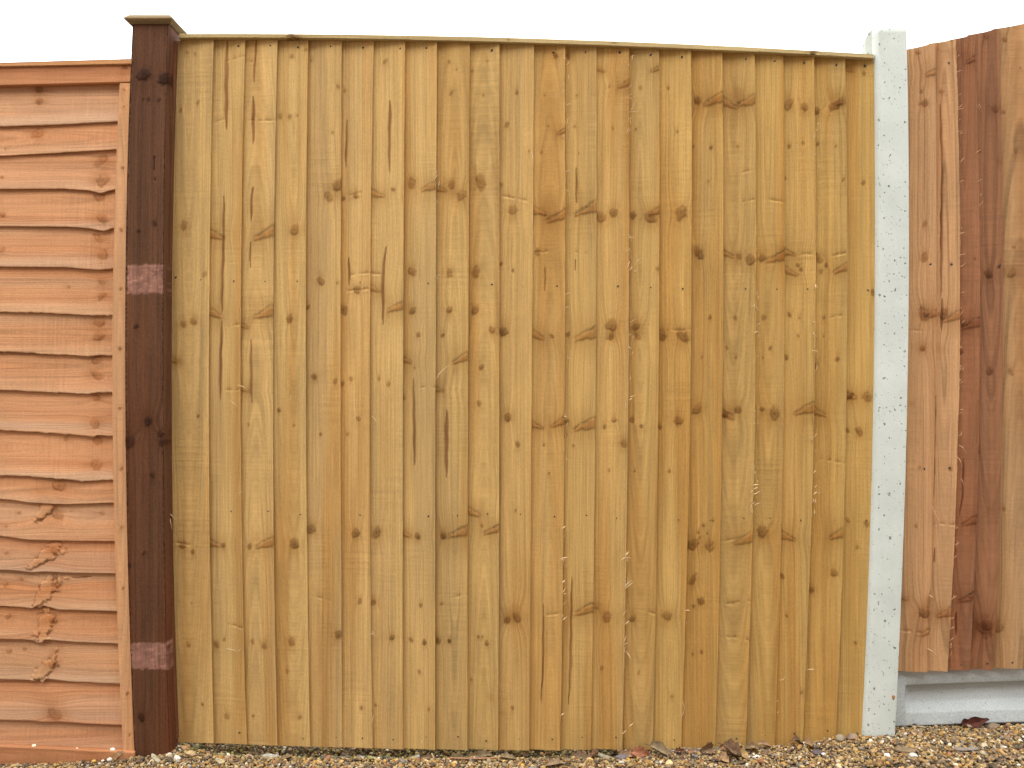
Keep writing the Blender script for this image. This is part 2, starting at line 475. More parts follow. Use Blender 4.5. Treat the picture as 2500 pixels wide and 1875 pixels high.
# generic timber with a rectangular, softly rounded section; stations along x or z
def timber(mb, axis, st, lo, hi, yf, yb, bid, pal, knots=(), splits=(), bev=0.003, nfront=10, Yk=None, cath=0.4, warp=0.0006, **kw):
    """st: station coordinates; lo/hi: cross extents (arrays) at each station; yf/yb front and back Y"""
    ns = len(st)
    lo = np.broadcast_to(lo, ns); hi = np.broadcast_to(hi, ns)
    yf = np.broadcast_to(yf, ns); yb = np.broadcast_to(yb, ns)
    cols = []
    ts = np.linspace(0, 1, nfront)
    sec = []     # (fraction across, offset across, front->back fraction, offset)
    for t in ts: sec.append((t, bev if t == 0 else (-bev if t == 1 else 0), 0, 0))
    sec += [(1, -0.3 * bev, 0, 0.3 * bev), (1, 0, 0, bev), (1, 0, 0.35, 0), (1, 0, 1, 0), (0, 0, 1, 0), (0, 0, 0.35, 0), (0, 0, 0, bev), (0, 0.3 * bev, 0, 0.3 * bev)]
    V = np.zeros((ns, len(sec), 3))
    for j, (t, o, b, ob) in enumerate(sec):
        c = lo + (hi - lo) * t + o
        y = yf + (yb - yf) * b + ob
        V[:, j, axis] = st
        V[:, j, 2 - axis] = c
        V[:, j, 1] = y
    V[:, :, 1] += warp * 2 * (fbm(st * 6, np.full(ns, bid * 1.3), bid, 2) - 0.5)[:, None]
    P = V.reshape(-1, 3)
    c, gc, push = wood(P, axis, bid, knots, splits, pal, Yk=yf.mean() if Yk is None else Yk, cath=cath, **kw)
    P = P.copy(); P[:, 1] += push
    F = grid_faces(ns, len(sec), True)
    if axis == 2: pass
    else: F = F[:, ::-1]
    mb.add(P, F, None, tint=c, gc=gc)
    # ends
    for row, flip in ((0, True), (ns - 1, False)):
        base = mb.n
        ring = P.reshape(ns, len(sec), 3)[row]
        cen = ring.mean(0)
        VV = np.concatenate([ring, cen[None]])
        n = len(sec)
        f3 = np.array([[j, (j + 1) % n, n] for j in range(n)])
        if flip != (axis == 0): f3 = f3[:, ::-1]
        cc = np.tile(c.reshape(ns, n, 3)[row].mean(0) * 0.9, (n + 1, 1))
        gg = np.concatenate([gc.reshape(ns, n, 3)[row], gc.reshape(ns, n, 3)[row][:1]])
        mb.add(VV, None, f3, tint=cc, gc=gg)

PINE = [np.array(c) for c in ((0.490, 0.315, 0.110), (0.425, 0.240, 0.070), (0.405, 0.268, 0.104))]
CAPP = [np.array(c) for c in ((0.46, 0.345, 0.165), (0.40, 0.285, 0.12), (0.36, 0.31, 0.135))]
LAPP = [np.array(c) for c in ((0.50, 0.250, 0.118), (0.465, 0.205, 0.088), (0.48, 0.275, 0.150))]
LAPR = [np.array(c) for c in ((0.43, 0.195, 0.086), (0.38, 0.160, 0.068), (0.44, 0.22, 0.105))]
LAPB = [np.array(c) for c in ((0.52, 0.262, 0.115), (0.48, 0.222, 0.09), (0.50, 0.28, 0.14))]
POST = [np.array(c) for c in ((0.112, 0.044, 0.019), (0.104, 0.034, 0.013), (0.092, 0.043, 0.022))]

# ------------------------------------------------------------------ ground, structure first
def gz(X, Y):
    px = 1250 + np.asarray(X, float) * FPX / (D0 - 0.04)
    z = np.interp(px, [-600, 0, 250, 330, 420, 480, 560, 700, 1000, 1500, 1700, 1800, 1900, 1960, 2040, 2100, 2200, 2500, 3500],
                  [-.010, -.010, -.003, .007, .016, .014, .006, 0, 0, 0, .004, .010, .018, .026, .042, .052, .058, .064, .064])
    dip = 0.025 * np.exp(-((np.asarray(Y, float) + 0.004) / 0.026) ** 2) * sst(430, 560, px) * sst(1700, 1450, px)
    return z - dip + 0.006 * (fbm(np.asarray(X) * 9, np.asarray(Y, float) * 9, 91, 2) - 0.5)

def build_ground():
    m, nt, b = nodes('gravel_bed')
    tc = N(nt, 'ShaderNodeTexCoord')
    vo = N(nt, 'ShaderNodeTexVoronoi', i_Scale=110.0)
    nt.links.new(tc.outputs['Object'], vo.inputs['Vector'])
    sep = N(nt, 'ShaderNodeSeparateColor'); nt.links.new(vo.outputs['Color'], sep.inputs[0])
    cr = N(nt, 'ShaderNodeValToRGB')
    cols = [(0.0, (0.05, 0.038, 0.026)), (0.3, (0.16, 0.11, 0.062)), (0.55, (0.27, 0.19, 0.10)), (0.8, (0.34, 0.22, 0.09)), (1.0, (0.55, 0.50, 0.40))]
    el = cr.color_ramp.elements
    while len(el) < len(cols): el.new(0.5)
    for e_, (p, c) in zip(el, cols):
        e_.position = p; e_.color = (*c, 1)
    nt.links.new(sep.outputs[0], cr.inputs[0])
    nt.links.new(scale_col(nt, cr.outputs[0], mrange(nt, vo.outputs['Distance'], 0.0, 0.7, 1.05, 0.55)), b.inputs['Base Color'])
    b.inputs['Roughness'].default_value = 0.9
    bp = N(nt, 'ShaderNodeBump', i_Strength=1.0, i_Distance=0.006); bp.invert = True
    nt.links.new(vo.outputs['Distance'], bp.inputs['Height']); nt.links.new(bp.outputs[0], b.inputs['Normal'])
    xs = np.concatenate([[-120, -40, -15, -6], np.linspace(-3.2, 3.2, 330), [6, 15, 40, 120]])
    ys = np.concatenate([[-120, -40, -15, -6, -3, -1.6, -1.0], np.linspace(-0.7, 0.3, 60), [0.6, 1.5, 4, 12, 40, 120]])
    Xg, Yg = np.meshgrid(xs, ys)
    Z = gz(Xg, Yg) - 0.005
    mb = MB(); mb.add(np.stack([Xg, Yg, Z], -1), grid_faces(len(ys), len(xs)))
    tag(mb.build('ground', m), 'gravel covered ground in front of and under the fences', kind='structure')
build_ground()

# ------------------------------------------------------------------ central feather edge panel
EDGE = [  # (top x at y 100, x at y 840, x at y 1800): left edge of the first board, then the right edge of every board
    (430, 415, 434), (521, 509, 521), (598, 587, 601), (677, 666, 676), (752, 746, 756), (834, 831, 835), (912, 903, 909), (989, 984, 983),
    (1067, 1063, 1062), (1147, 1143, 1141), (1219, 1219, 1216), (1304, 1299, 1292), (1379, 1379, 1368), (1456, 1455, 1443),
    (1536, 1535, 1520), (1609, 1609, 1594), (1687, 1687, 1664), (1763, 1765, 1747), (1842, 1845, 1821), (1912, 1915, 1892),
    (1987, 1990, 1960), (2063, 2068, 2041), (2134.5, 2139.5, 2108)]
EDGE = [fit([(100, a_), (840, b_), (1800, c_)]) for a_, b_, c_ in EDGE]

KN = [(449, 552, 9, 'o'), (484, 250, 4, 'p'), (441, 267, 5, 'p'), (477, 131, 4, 'p'), (457, 128, 5, 'p'), (713, 137, 5, 'o'), (683, 285, 5, 'p'),
 (708, 283, 5, 'p'), (726, 282, 3, 'p'), (748, 122, 4, 'p'), (721, 560, 11, 'o'), (802, 481, 11, 'o'), (826, 452, 13, 'o'), (826, 212, 4, 'p'),
 (811, 324, 4, 'p'), (868, 473, 8, 's'), (868, 478, 7, 'd'), (923, 476, 10, 'L'), (838, 484, 5, 'd'), (960, 462, 5, 'd'), (1004, 449, 9, 'o'), (1048, 459, 12, 'R'),
 (1078, 463, 9, 'L'), (940, 150, 5, 'p'), (759, 147, 4, 'p'), (841, 221, 4, 'p'), (607, 149, 8, 's'), (580, 142, 16, 's'), (536, 294, 16, 's'),
 (647, 294, 22, 's'), (527, 576, 13, 'L'), (650, 573, 18, 'R'), (1096, 150, 4, 'd'), (1115, 171, 3, 'p'), (1101, 230, 5, 'o'), (1191, 150, 4, 'p'),
 (1180, 232, 3, 'p'), (1153, 172, 4, 'p'), (1262, 226, 5, 'd'), (1238, 304, 5, 'o'), (1292, 369, 3, 'p'), (1102, 451, 9, 'o'), (1126, 478, 11, 'o'),
 (1173, 444, 12, 'o'), (1251, 514, 11, 'o'), (1224, 449, 4, 'p'), (1314, 518, 12, 'L'), (1332, 525, 3, 'd'), (1358, 533, 15, 'R'), (1433, 514, 17, 'R'),
 (1406, 527, 3, 'd'), (1385, 512, 8, 'h'), (1468, 530, 11, 'o'), (1499, 519, 9, 'o'), (1545, 525, 8, 'd'), (1588, 529, 12, 'o'), (1595, 520, 9, 'R'), (1662, 520, 14, 'o'),
 (1357, 136, 7, 'd'), (1390, 139, 9, 'h'), (1388, 137, 5, 'd'), (1468, 171, 6, 'L'), (1521, 210, 9, 'R'), (1600, 171, 8, 'R'), (1330, 232, 3, 'p'), (1408, 232, 3, 'p'),
 (1449, 236, 5, 's'), (1370, 324, 7, 'R'), (1403, 308, 3, 'p'), (1339, 307, 3, 'p'), (1322, 372, 4, 'p'), (1413, 374, 2, 'p'), (1488, 210, 3, 'p'),
 (1496, 313, 3, 'p'), (1553, 315, 3, 'd'), (1563, 213, 4, 'p'), (1632, 215, 4, 'd'), (1654, 321, 4, 'p'), (1703, 245, 10, 'd'), (1742, 248, 15, 'R'),
 (1746, 260, 13, 'h'), (1735, 361, 5, 'd'), (1691, 356, 4, 'p'), (1729, 443, 3, 'p'), (1780, 254, 13, 'L'), (1826, 250, 14, 'R'), (1926, 253, 11, 'o'), (1964, 262, 9, 'o'),
 (1995, 270, 9, 'd'), (2041, 256, 13, 'o'), (2050, 252, 10, 'R'), (1804, 250, 4, 'd'), (1802, 230, 10, 'h'), (1802, 357, 4, 'p'), (1927, 356, 5, 'd'), (1960, 348, 4, 'p'),
 (1998, 351, 4, 'd'), (2040, 357, 3, 'p'), (2109, 180, 5, 'o'), (2076, 171, 8, 'L'), (2107, 446, 5, 'd'), (2057, 440, 4, 'p'), (1918, 435, 4, 'd'), (1824, 418, 6, 's'),
 (446, 792, 7, 'o'), (473, 784, 8, 'o'), (500, 669, 6, 'p'), (428, 881, 9, 'h'), (426, 883, 6, 'L'), (524, 768, 12, 'L'), (644, 768, 15, 'R'), (560, 795, 14, 's'), (597, 797, 7, 'L'),
 (708, 780, 8, 'd'), (783, 686, 8, 'o'), (824, 691, 4, 'p'), (751, 750, 6, 'd'), (837, 756, 9, 'd'), (876, 707, 15, 's'), (872, 707, 8, 'd'), (916, 708, 9, 'L'), (880, 668, 14, 's'),
 (917, 669, 8, 's'), (965, 754, 12, 'R'), (1006, 664, 9, 'o'), (1006, 759, 8, 'o'), (1097, 667, 8, 'o'), (1020, 816, 6, 'o'), (1080, 819, 6, 'd'), (991, 881, 9, 'L'), (1012, 898, 3, 'p'),
 (767, 920, 7, 'd'), (819, 931, 6, 'o'), (835, 936, 6, 'd'), (857, 925, 5, 'd'), (925, 926, 4, 'p'), (949, 939, 5, 'o'), (1040, 946, 17, 's'), (1071, 952, 8, 'L'), (985, 971, 5, 'd'),
 (596, 952, 9, 'L'), (562, 952, 16, 's'), (680, 1001, 5, 'd'), (485, 1015, 5, 'd'), (876, 1022, 6, 'o'), (717, 1039, 3, 'd'), (783, 1060, 4, 'd'), (848, 1060, 4, 'p'), (607, 1036, 3, 'p'),
 (1097, 757, 8, 'o'), (1161, 664, 10, 'o'), (1161, 756, 9, 'o'), (1224, 643, 5, 'd'), (1252, 659, 4, 'd'), (1202, 808, 7, 'o'), (1228, 808, 11, 'd'), (1316, 615, 12, 's'), (1312, 614, 6, 'd'),
 (1419, 617, 9, 's'), (1311, 821, 12, 'L'), (1347, 819, 5, 'd'), (1387, 817, 6, 'd'), (1432, 821, 17, 'R'), (1493, 794, 13, 'o'), (1493, 822, 8, 'd'), (1550, 803, 16, 'h'), (1553, 797, 10, 'o'),
 (1556, 821, 7, 'o'), (1618, 819, 11, 'd'), (1667, 821, 13, 'd'), (1640, 806, 26, 's'), (1705, 613, 12, 'd'), (1733, 775, 5, 'd'), (1714, 873, 3, 'p'), (1703, 999, 11, 'o'), (1175, 897, 6, 'd'), (1169, 986, 6, 'd'),
 (1240, 1018, 9, 'd'), (1264, 1085, 6, 'd'), (1122, 879, 11, 'R'), (1311, 1041, 10, 'L'), (1358, 1036, 9, 'R'), (1424, 1042, 14, 'R'), (1384, 1028, 6, 'd'), (1382, 1061, 4, 'd'),
 (1477, 1041, 6, 'd'), (1498, 1025, 6, 'o'), (1544, 1025, 6, 'd'), (1566, 1041, 5, 'd'), (1612, 1042, 6, 'd'), (1654, 1026, 9, 'o'), (1328, 1087, 4, 'd'), (1400, 1088, 3, 'p'), (1523, 1083, 8, 'o'),
 (1604, 656, 5, 'o'), (1774, 620, 11, 'L'), (1805, 626, 7, 'o'), (1834, 634, 12, 'o'), (1861, 629, 8, 'o'), (1900, 629, 17, 'R'), (1905, 615, 13, 'h'), (1928, 618, 10, 'L'), (1948, 647, 5, 'd'), (1956, 658, 5, 'o'), (1935, 667, 9, 'L'),
 (1967, 621, 8, 's'), (2000, 632, 8, 'd'), (2017, 648, 5, 'd'), (2006, 661, 5, 'd'), (2050, 660, 11, 'R'), (2050, 620, 10, 's'), (1796, 776, 5, 'o'), (1865, 776, 5, 'd'), (1929, 768, 6, 'd'), (1951, 776, 4, 'p'),
 (2011, 776, 4, 'd'), (2038, 772, 8, 's'), (1775, 848, 4, 'p'), (1881, 850, 4, 'd'), (1949, 819, 3, 'p'), (2011, 821, 3, 'd'), (1797, 873, 3, 'p'), (1863, 874, 3, 'd'), (1921, 874, 6, 'd'), (2044, 876, 5, 'd'),
 (1993, 892, 6, 'd'), (2078, 968, 10, 'L'), (2076, 968, 7, 'd'), (2117, 969, 9, 'd'), (2098, 1053, 8, 'o'), (2071, 1052, 5, 'd'), (1773, 1013, 12, 'L'), (1771, 1010, 8, 'd'), (1801, 1001, 9, 'o'), (1861, 999, 6, 'd'), (1891, 1010, 12, 'd'),
 (1963, 1003, 15, 'R'), (1997, 1009, 12, 'L'), (2130, 713, 6, 'd'), (447, 1330, 9, 'o'), (445, 1327, 12, 's'), (472, 1347, 6, 'd'), (524, 1330, 10, 'L'), (546, 1332, 6, 'd'), (609, 1335, 6, 'd'), (646, 1330, 13, 'R'),
 (719, 1328, 12, 'd'), (758, 1294, 11, 'd'), (868, 1302, 10, 'd'), (919, 1301, 12, 'd'), (990, 1306, 9, 'L'), (1020, 1310, 7, 'd'), (1080, 1311, 6, 'o'), (460, 1575, 6, 'o'), (527, 1575, 7, 'd'), (547, 1562, 4, 'd'),
 (617, 1567, 5, 'o'), (645, 1577, 7, 'o'), (712, 1568, 8, 'd'), (577, 1528, 12, 's'), (827, 1550, 8, 'd'), (878, 1470, 6, 'd'), (911, 1470, 7, 'd'), (1027, 1476, 5, 'd'), (1077, 1475, 4, 'p'), (957, 1555, 7, 'd'),
 (1003, 1561, 5, 'd'), (1036, 1567, 6, 'd'), (1069, 1565, 7, 'd'), (1096, 1564, 5, 'd'), (468, 1472, 2, 'd'), (1082, 1309, 7, 'o'), (1118, 1303, 15, 'R'), (1155, 1254, 11, 'L'), (1177, 1284, 4, 'd'), (1199, 1297, 11, 'R'),
 (1240, 1513, 9, 'd'), (1262, 1506, 11, 'o'), (1250, 1500, 16, 'h'), (1480, 1510, 10, 'o'), (1453, 1483, 6, 'L'), (1545, 1510, 8, 'o'), (1588, 1494, 14, 's'), (1525, 1495, 8, 'h'), (1629, 1504, 13, 'o'), (1424, 1493, 13, 'R'), (1347, 1499, 12, 's'),
 (1692, 1330, 12, 'd'), (1730, 1333, 10, 'o'), (1718, 1282, 5, 'd'), (1740, 1271, 4, 'd'), (1705, 1300, 3, 'd'), (1709, 1312, 3, 'd'), (1726, 1302, 3, 'd'), (1691, 1418, 9, 'd'), (1711, 1468, 7, 'd'), (1694, 1480, 4, 'd'), (1259, 1246, 3, 'd'), (1126, 1453, 10, 's'),
 (1097, 1564, 5, 'd'), (1167, 1555, 4, 'd'), (1178, 1555, 3, 'd'), (1188, 1569, 6, 'd'), (1488, 1150, 3, 'd'), (1550, 1150, 3, 'd'), (1635, 1150, 4, 'd'), (1341, 1156, 4, 'd'), (1713, 1593, 4, 'd'), (1691, 1597, 3, 'd'),
 (1861, 1297, 12, 'o'), (1866, 1310, 12, 'h'), (1818, 1319, 16, 'R'), (1923, 1312, 12, 'L'), (2049, 1306, 15, 'R'), (2114, 1278, 6, 'd'), (2071, 1271, 5, 'o'), (2035, 1398, 8, 'o'), (1982, 1441, 7, 'd'), (1911, 1406, 5, 'd'), (1921, 1505, 4, 'd'),
 (2089, 1570, 4, 'd'), (2093, 1336, 4, 'p'), (1769, 1474, 16, 's'), (1769, 1555, 14, 's'), (1812, 1468, 17, 's'), (1815, 1559, 14, 's'), (1780, 1318, 16, 's'), (2040, 1127, 18, 's'), (496, 1718, 4, 'd'), (553, 1749, 6, 'o'), (618, 1748, 4, 'd'), (732, 1751, 5, 'd'),
 (882, 1728, 4, 'd'), (917, 1723, 3, 'd'), (1047, 1731, 4, 'p'), (1251, 1727, 5, 'd'), (1198, 1701, 7, 'h'), (700, 1640, 4, 'p'), (1025, 1640, 4, 'd'), (1150, 1660, 4, 'p'), (1560, 1640, 4, 'p'), (1470, 1632, 5, 'o'), (1890, 490, 12, 's'), (1830, 490, 14, 's'),
 (1640, 1700, 5, 'p'), (1955, 1690, 4, 'p'), (790, 1462, 14, 's'), (1255, 484, 22, 's')]
SP = {1: [([(554, 92), (552, 200), (552, 320)], 8), ([(546, 475), (545, 560), (545, 600), (542, 690), (541, 775)], 5.5), ([(542, 778), (538, 870), (537, 985)], 6)],
      2: [([(626, 96), (622, 160), (619, 205)], 4.5), ([(618, 236), (618, 300), (618, 352)], 7), ([(617, 455), (614, 484), (612, 540)], 5.5), ([(611, 590), (611, 655)], 3.5), ([(612, 828), (613, 933), (614, 984)], 6)],
      5: [([(847, 290), (845, 338), (843, 408)], 5), ([(851, 630), (852, 665), (852, 700)], 5)],
      6: [([(953, 246), (951, 335), (951, 424)], 7), ([(943, 600), (935, 674), (936, 794)], 7)],
      7: [([(1009, 925), (1011, 1040), (1012, 1145)], 6)], 8: [([(1091, 1000), (1090, 1080), (1090, 1168)], 8)],
      11: [([(1332, 646), (1330, 712)], 2.5), ([(1325, 1466), (1327, 1499), (1326, 1632), (1320, 1726)], 4)],
      12: [([(1407, 410), (1408, 500)], 4.5), ([(1404, 634), (1404, 662)], 3), ([(1397, 1404), (1395, 1496), (1393, 1632), (1388, 1722)], 5.5)],
      16: [([(1788, 1326), (1787, 1458), (1785, 1585), (1787, 1645)], 4.5)], 17: [([(1859, 1342), (1856, 1426), (1850, 1564)], 4), ([(1859, 248), (1860, 290), (1861, 345)], 3.5)]}
CAP_LO = fit([(435, 93), (716, 94), (1100, 101), (1398, 107.5), (1750, 122), (2133, 144)])
CAP_HI = fit([(435, 81.5), (716, 83.5), (1100, 87.5), (1400, 96), (1750, 111), (2133, 132)])
BOT = fit([(434, 1811), (900, 1825.5), (1300, 1831), (1700, 1827), (2110, 1813)])

def feather(mb, k, el, er, zb, ztl, ztr, y0, step, thick, pal, knots, splits, nf=38, dz=0.0028, bid=None, cath=0.4, fuzz=0.0006, lap=0.015, knotcol=(0.56, 0.43, 0.33)):
    bid = k if bid is None else bid
    rs = np.random.default_rng(bid * 7 + 1)
    step = step * (0.85 + 0.35 * rs.random())
    zmax = max(ztl, ztr)
    ns = int((zmax - zb) / dz)
    t = np.linspace(0, 1, ns)
    zc_ = zb + (0.5 * (ztl + ztr) - zb) * t
    py = pyz(zc_, -0.008)
    xl = PX(el(py), y0 - 0.001)
    xr = PX(er(py), y0 - step) + edge_noise(zc_, bid * 13 + 5, fuzz, 110) + edge_noise(zc_, bid * 11 + 3, fuzz * 1.2, 14)
    hid = -lap / (xr - xl).mean()
    fr = np.concatenate([[hid, hid * 0.4], np.linspace(0.0, 1.0, nf)])
    bow = 0.0016 * 2 * (fbm(zc_ * 2.2, np.full(ns, bid * 1.7), 5, 2) - 0.5)
    cols = []
    for j, f in enumerate(fr):
        x = xl + (xr - xl) * f
        if j == len(fr) - 1: x = x - 0.0010
        y = y0 - step * f + bow + 0.0012 * math.sin(math.pi * max(f, 0)) * (1 if bid % 2 else -1)
        cols.append((x, y, f))
    yr = y0 - step + bow
    cols += [(xr - 0.0003, yr + 0.0003, 1), (xr, yr + 0.001, 1), (xr + 0.0002, yr + 0.5 * thick, 1), (xr - 0.0003, yr + thick, 1), (xl + (xr - xl) * hid, y0 - step * hid + 0.004 + 0 * bow, hid)]
    nc = len(cols)
    V = np.zeros((ns, nc, 3))
    for j, (x, y, f) in enumerate(cols):
        f = min(max(f, 0), 1)
        top = ztl + (ztr - ztl) * f
        V[:, j, 0] = x; V[:, j, 1] = y; V[:, j, 2] = zb + (top - zb) * t
    # rough sawn ends
    jit = 0.0012 * (vn(np.arange(nc) * 0.9, np.full(nc, bid * 2.1), 3) - 0.5)
    V[0, :, 2] += jit; V[-1, :, 2] -= np.abs(jit)
    P = V.reshape(-1, 3)
    c, gc, push = wood(P, 2, bid, knots, splits, pal, Yk=y0 - 0.5 * step, cath=cath, knotcol=knotcol)
    P = P.copy()
    front = np.zeros((ns, nc)); front[:, :len(fr)] = 1
    P[:, 1] += push * front.ravel() + 0.0005 * (fbm(gc[:, 0] * 300, gc[:, 1] * 8, 8, 2) - 0.5) * front.ravel()
    # freshly cut edges are paler
    ed = np.zeros((ns, nc)); ed[:, len(fr) - 1:len(fr) + 2] = 1
    c = c * (1 + 0.12 * ed.ravel())[:, None]
    mb.add(P, grid_faces(ns, nc, True), None, tint=c, gc=gc)
    for row in (0, ns - 1):
        ring = P.reshape(ns, nc, 3)[row]
        cen = np.array([ring[:, 0].mean(), ring[:, 1].mean() + 0.002, ring[:, 2].mean()])
        f3 = np.array([[j, (j + 1) % nc, nc] for j in range(nc)])
        cc = np.tile(c.reshape(ns, nc, 3)[row].mean(0) * 0.8, (nc + 1, 1))
        mb.add(np.concatenate([ring, cen[None]]), None, f3, tint=cc, gc=np.concatenate([gc.reshape(ns, nc, 3)[row], gc[:1]]))
    return y0 - step

def splinter(mb, pts, wd, tint, y):
    """thin torn sliver of pale wood; pts in metres (x, z), standing off the face at depth y"""
    p = np.array(pts); n = len(p)
    V = []
    d = p[-1] - p[0]; d = d / (np.linalg.norm(d) + 1e-9); nrm = np.array([-d[1], d[0]])
    for i in range(n):
        s = wd * (1 - 0.85 * abs(2 * i / (n - 1) - 0.8) / 1.2)
        yy = y - 0.004 * math.sin(math.pi * i / (n - 1)) - 0.0005
        for q in ((-0.5, 0), (0.5, 0), (0, -0.7)):
            o = p[i] + nrm * q[0] * s
            V.append((o[0], yy + q[1] * s, o[1]))
    V = np.array(V)
    mb.add(V, grid_faces(n, 3, True), None, tint=np.tile(tint, (len(V), 1)), gc=np.stack([V[:, 0], V[:, 2], V[:, 1]], 1))

NAIL_ME = None
def nail(px, py, Y, parent, size=1.0):
    global NAIL_ME
    if NAIL_ME is None:
        mb = MB()
        n = 10; a_ = np.arange(n) * 2 * math.pi / n
        V = [(0, -0.0007, 0)] + [(0.0014 * math.cos(q), -0.0005, 0.0017 * math.sin(q)) for q in a_] + [(0.0021 * math.cos(q), 0.0006, 0.0025 * math.sin(q)) for q in a_]
        f3 = [(0, 1 + (i + 1) % n, 1 + i) for i in range(n)]
        f4 = [(1 + i, 1 + (i + 1) % n, 1 + n + (i + 1) % n, 1 + n + i) for i in range(n)]
        mb.add(V, f4, f3)
        o = mb.build('nail', M_NAIL, None)
        NAIL_ME = o.data
    else:
        o = bpy.data.objects.new('nail', NAIL_ME); scene.collection.objects.link(o)
    s = size * (0.95 + 0.4 * random.random())
    o.parent = parent
    o.matrix_parent_inverse = parent.matrix_world.inverted()
    o.location = (float(PX(px, Y)), Y, float(PZ(py, Y))); o.scale = (s, 1, s * (1 + 0.3 * random.random())); o.rotation_euler = (0, random.random() * 3, 0)
    return o

def build_centre():
    root = empty('fence_panel', (float(PX(1280, 0)), 0, 0))
    tag(root, 'wide golden brown panel of vertical overlapping boards between dark wooden post and white concrete post', 'fence panel', 'fence panels')
    mb = MB()
    y0, step, th = -0.002, 0.0098, 0.0086
    surf = []
    for k in range(22):
        el, er = EDGE[k], EDGE[k + 1]
        xa, xb = el(100), er(100)
        ks = [q for q in KN if el(q[1]) - 1 <= q[0] < er(q[1]) - 1]
        ztl = float(PZ(CAP_LO(xa) + 1.0, -0.018)); ztr = float(PZ(CAP_LO(xb) + 1.0, -0.018))
        xm = 0.5 * (el(1800) + er(1800))
        zb = float(PZ(BOT(xm), -0.008)) + 0.0016 * (random.random() - 0.5)
        t_ = min(max((k - 5) / 12, 0), 1)
        warm = np.array([1.02, 1.035, 1.10]) * (1 - t_) + np.array([0.95, 0.915, 0.82]) * t_      # the boards at the right come from a warmer log
        ys = feather(mb, k, el, er, zb, ztl, ztr, y0, step, th, [q * warm for q in PINE], ks, SP.get(k, []), fuzz=0.0011 if k in (11, 13, 17, 19) else 0.0005)
        surf.append((ys, zb, ztr))
    pale = np.array([0.62, 0.46, 0.25])
    rs = np.random.default_rng(5)
    def sliv(px, py, L, ang, wpx, k, cv=0.0):
        y = -0.017
        n = 5
        K = D0 / FPX
        ca, sa = math.cos(ang), math.sin(ang)
        pts = []
        for i in range(n):
            s = (i / (n - 1) - 0.5) * L
            o = cv * L * (1 - (2 * i / (n - 1) - 1) ** 2)
            pts.append((float(PX(px + ca * s - sa * o, y)), float(PZ(py - sa * s - ca * o, y))))
        splinter(mb, pts, wpx * K, pale * (0.8 + 0.3 * rs.random()), y)
    runs = [(13, 130, 330, 15), (13, 560, 660, 8), (13, 780, 990, 8), (13, 1350, 1600, 12), (11, 130, 480, 12), (11, 640, 1150, 9), (11, 1270, 1520, 9),
            (17, 700, 900, 9), (17, 1140, 1250, 11), (17, 1000, 1060, 4), (19, 240, 460, 7), (19, 690, 900, 8), (19, 1050, 1270, 10), (7, 400, 490, 6), (7, 640, 680, 3), (5, 1540, 1580, 3), (18, 1640, 1740, 3), (21, 1210, 1450, 4), (15, 1480, 1520, 2)]
    for k, ya, yb, n in runs:
        for i in range(n):
            py = ya + (yb - ya) * rs.random()
            px = EDGE[k + 1](py) + rs.normal(3, 4)
            sliv(px, py, 7 + 15 * rs.random() ** 2, math.radians(rs.choice([55, 65, 40, 80, 95, 10, 115]) + rs.normal(0, 10)), 1.3 + 1.4 * rs.random(), k, 0.15 * rs.normal())
    for a in ((1081, 908, 46, 0.82, 3.0), (917, 1028, 30, -0.95, 2.6), (571, 986, 24, -0.65, 2.6), (592, 945, 26, -0.4, 2.6), (710, 978, 28, -1.45, 2), (422, 1262, 36, -0.75, 2.4), (416, 1275, 40, -1.4, 2.2),
              (588, 1203, 18, 0.95, 2.2), (1299, 390, 40, -1.5, 2.4), (1377, 1288, 14, 0.8, 5), (1379, 1362, 17, 0.2, 4), (1376, 1420, 11, 0.9, 4.5), (1379, 1510, 16, 0.7, 4), (1531, 1352, 13, 0.9, 5), (1533, 1425, 26, 0.75, 3.6),
              (1536, 1430, 26, 0.7, 3.2), (1531, 1520, 14, 0.75, 4), (1526, 1560, 17, 1.3, 3), (1534, 1600, 27, -1.0, 3), (1845, 1184, 16, 0.1, 3.5), (1848, 1204, 20, 0.55, 4), (1848, 1231, 18, 0.45, 3.5), (1844, 1192, 12, 0.6, 3.5), (1374, 1743, 11, 0.65, 4.5),
              (911, 1757, 26, 1.35, 2.6), (1031, 1810, 10, 1.3, 2.5), (1668, 1725, 26, -1.4, 3), (1667, 1742, 16, 1.2, 3), (1541, 1769, 13, 0.65, 3.5), (1524, 1787, 13, 0.8, 3), (1680, 1490, 11, -0.15, 4), (1988, 1152, 12, 0.9, 3.5), (1990, 1204, 13, 0.75, 4), (1980, 1634, 18, 0.05, 3),
              (565, 1586, 26, -0.15, 3), (585, 1588, 10, 1.0, 3), (1559, 637, 26, 0.75, 3), (1552, 663, 12, 0.9, 3.4), (1540, 975, 12, 0.8, 4), (1549, 275, 24, 0.05, 2.6), (1388, 420, 22, 0.05, 2.8), (1390, 256, 14, 0.15, 2.6), (1991, 700, 14, 1.5, 4.5)):
        sliv(*a[:5], 0, 0.06)
    bp = mb.build('board_panel', M_PINE, root)
    # nails along the hidden rails
    for k in range(22):
        ys = surf[k][0]
        er = EDGE[k + 1]
        for py, j in ((CAP_LO(er(100)) + 18, 3), (681 + (er(690) - 430) * 0.016, 4), (1250 + (er(1260) - 430) * 0.012, 5), (BOT(er(1800)) - 26, 7)):
            py = py + random.gauss(0, j * 0.5)
            dx = 22 + random.gauss(0, 4)
            f = 1 - dx / 78
            nail(er(py) - dx, py, -0.002 + (ys + 0.002) * f - 0.0006, bp, {3: 1.1, 4: 0.72, 5: 0.72, 7: 0.75}[j])
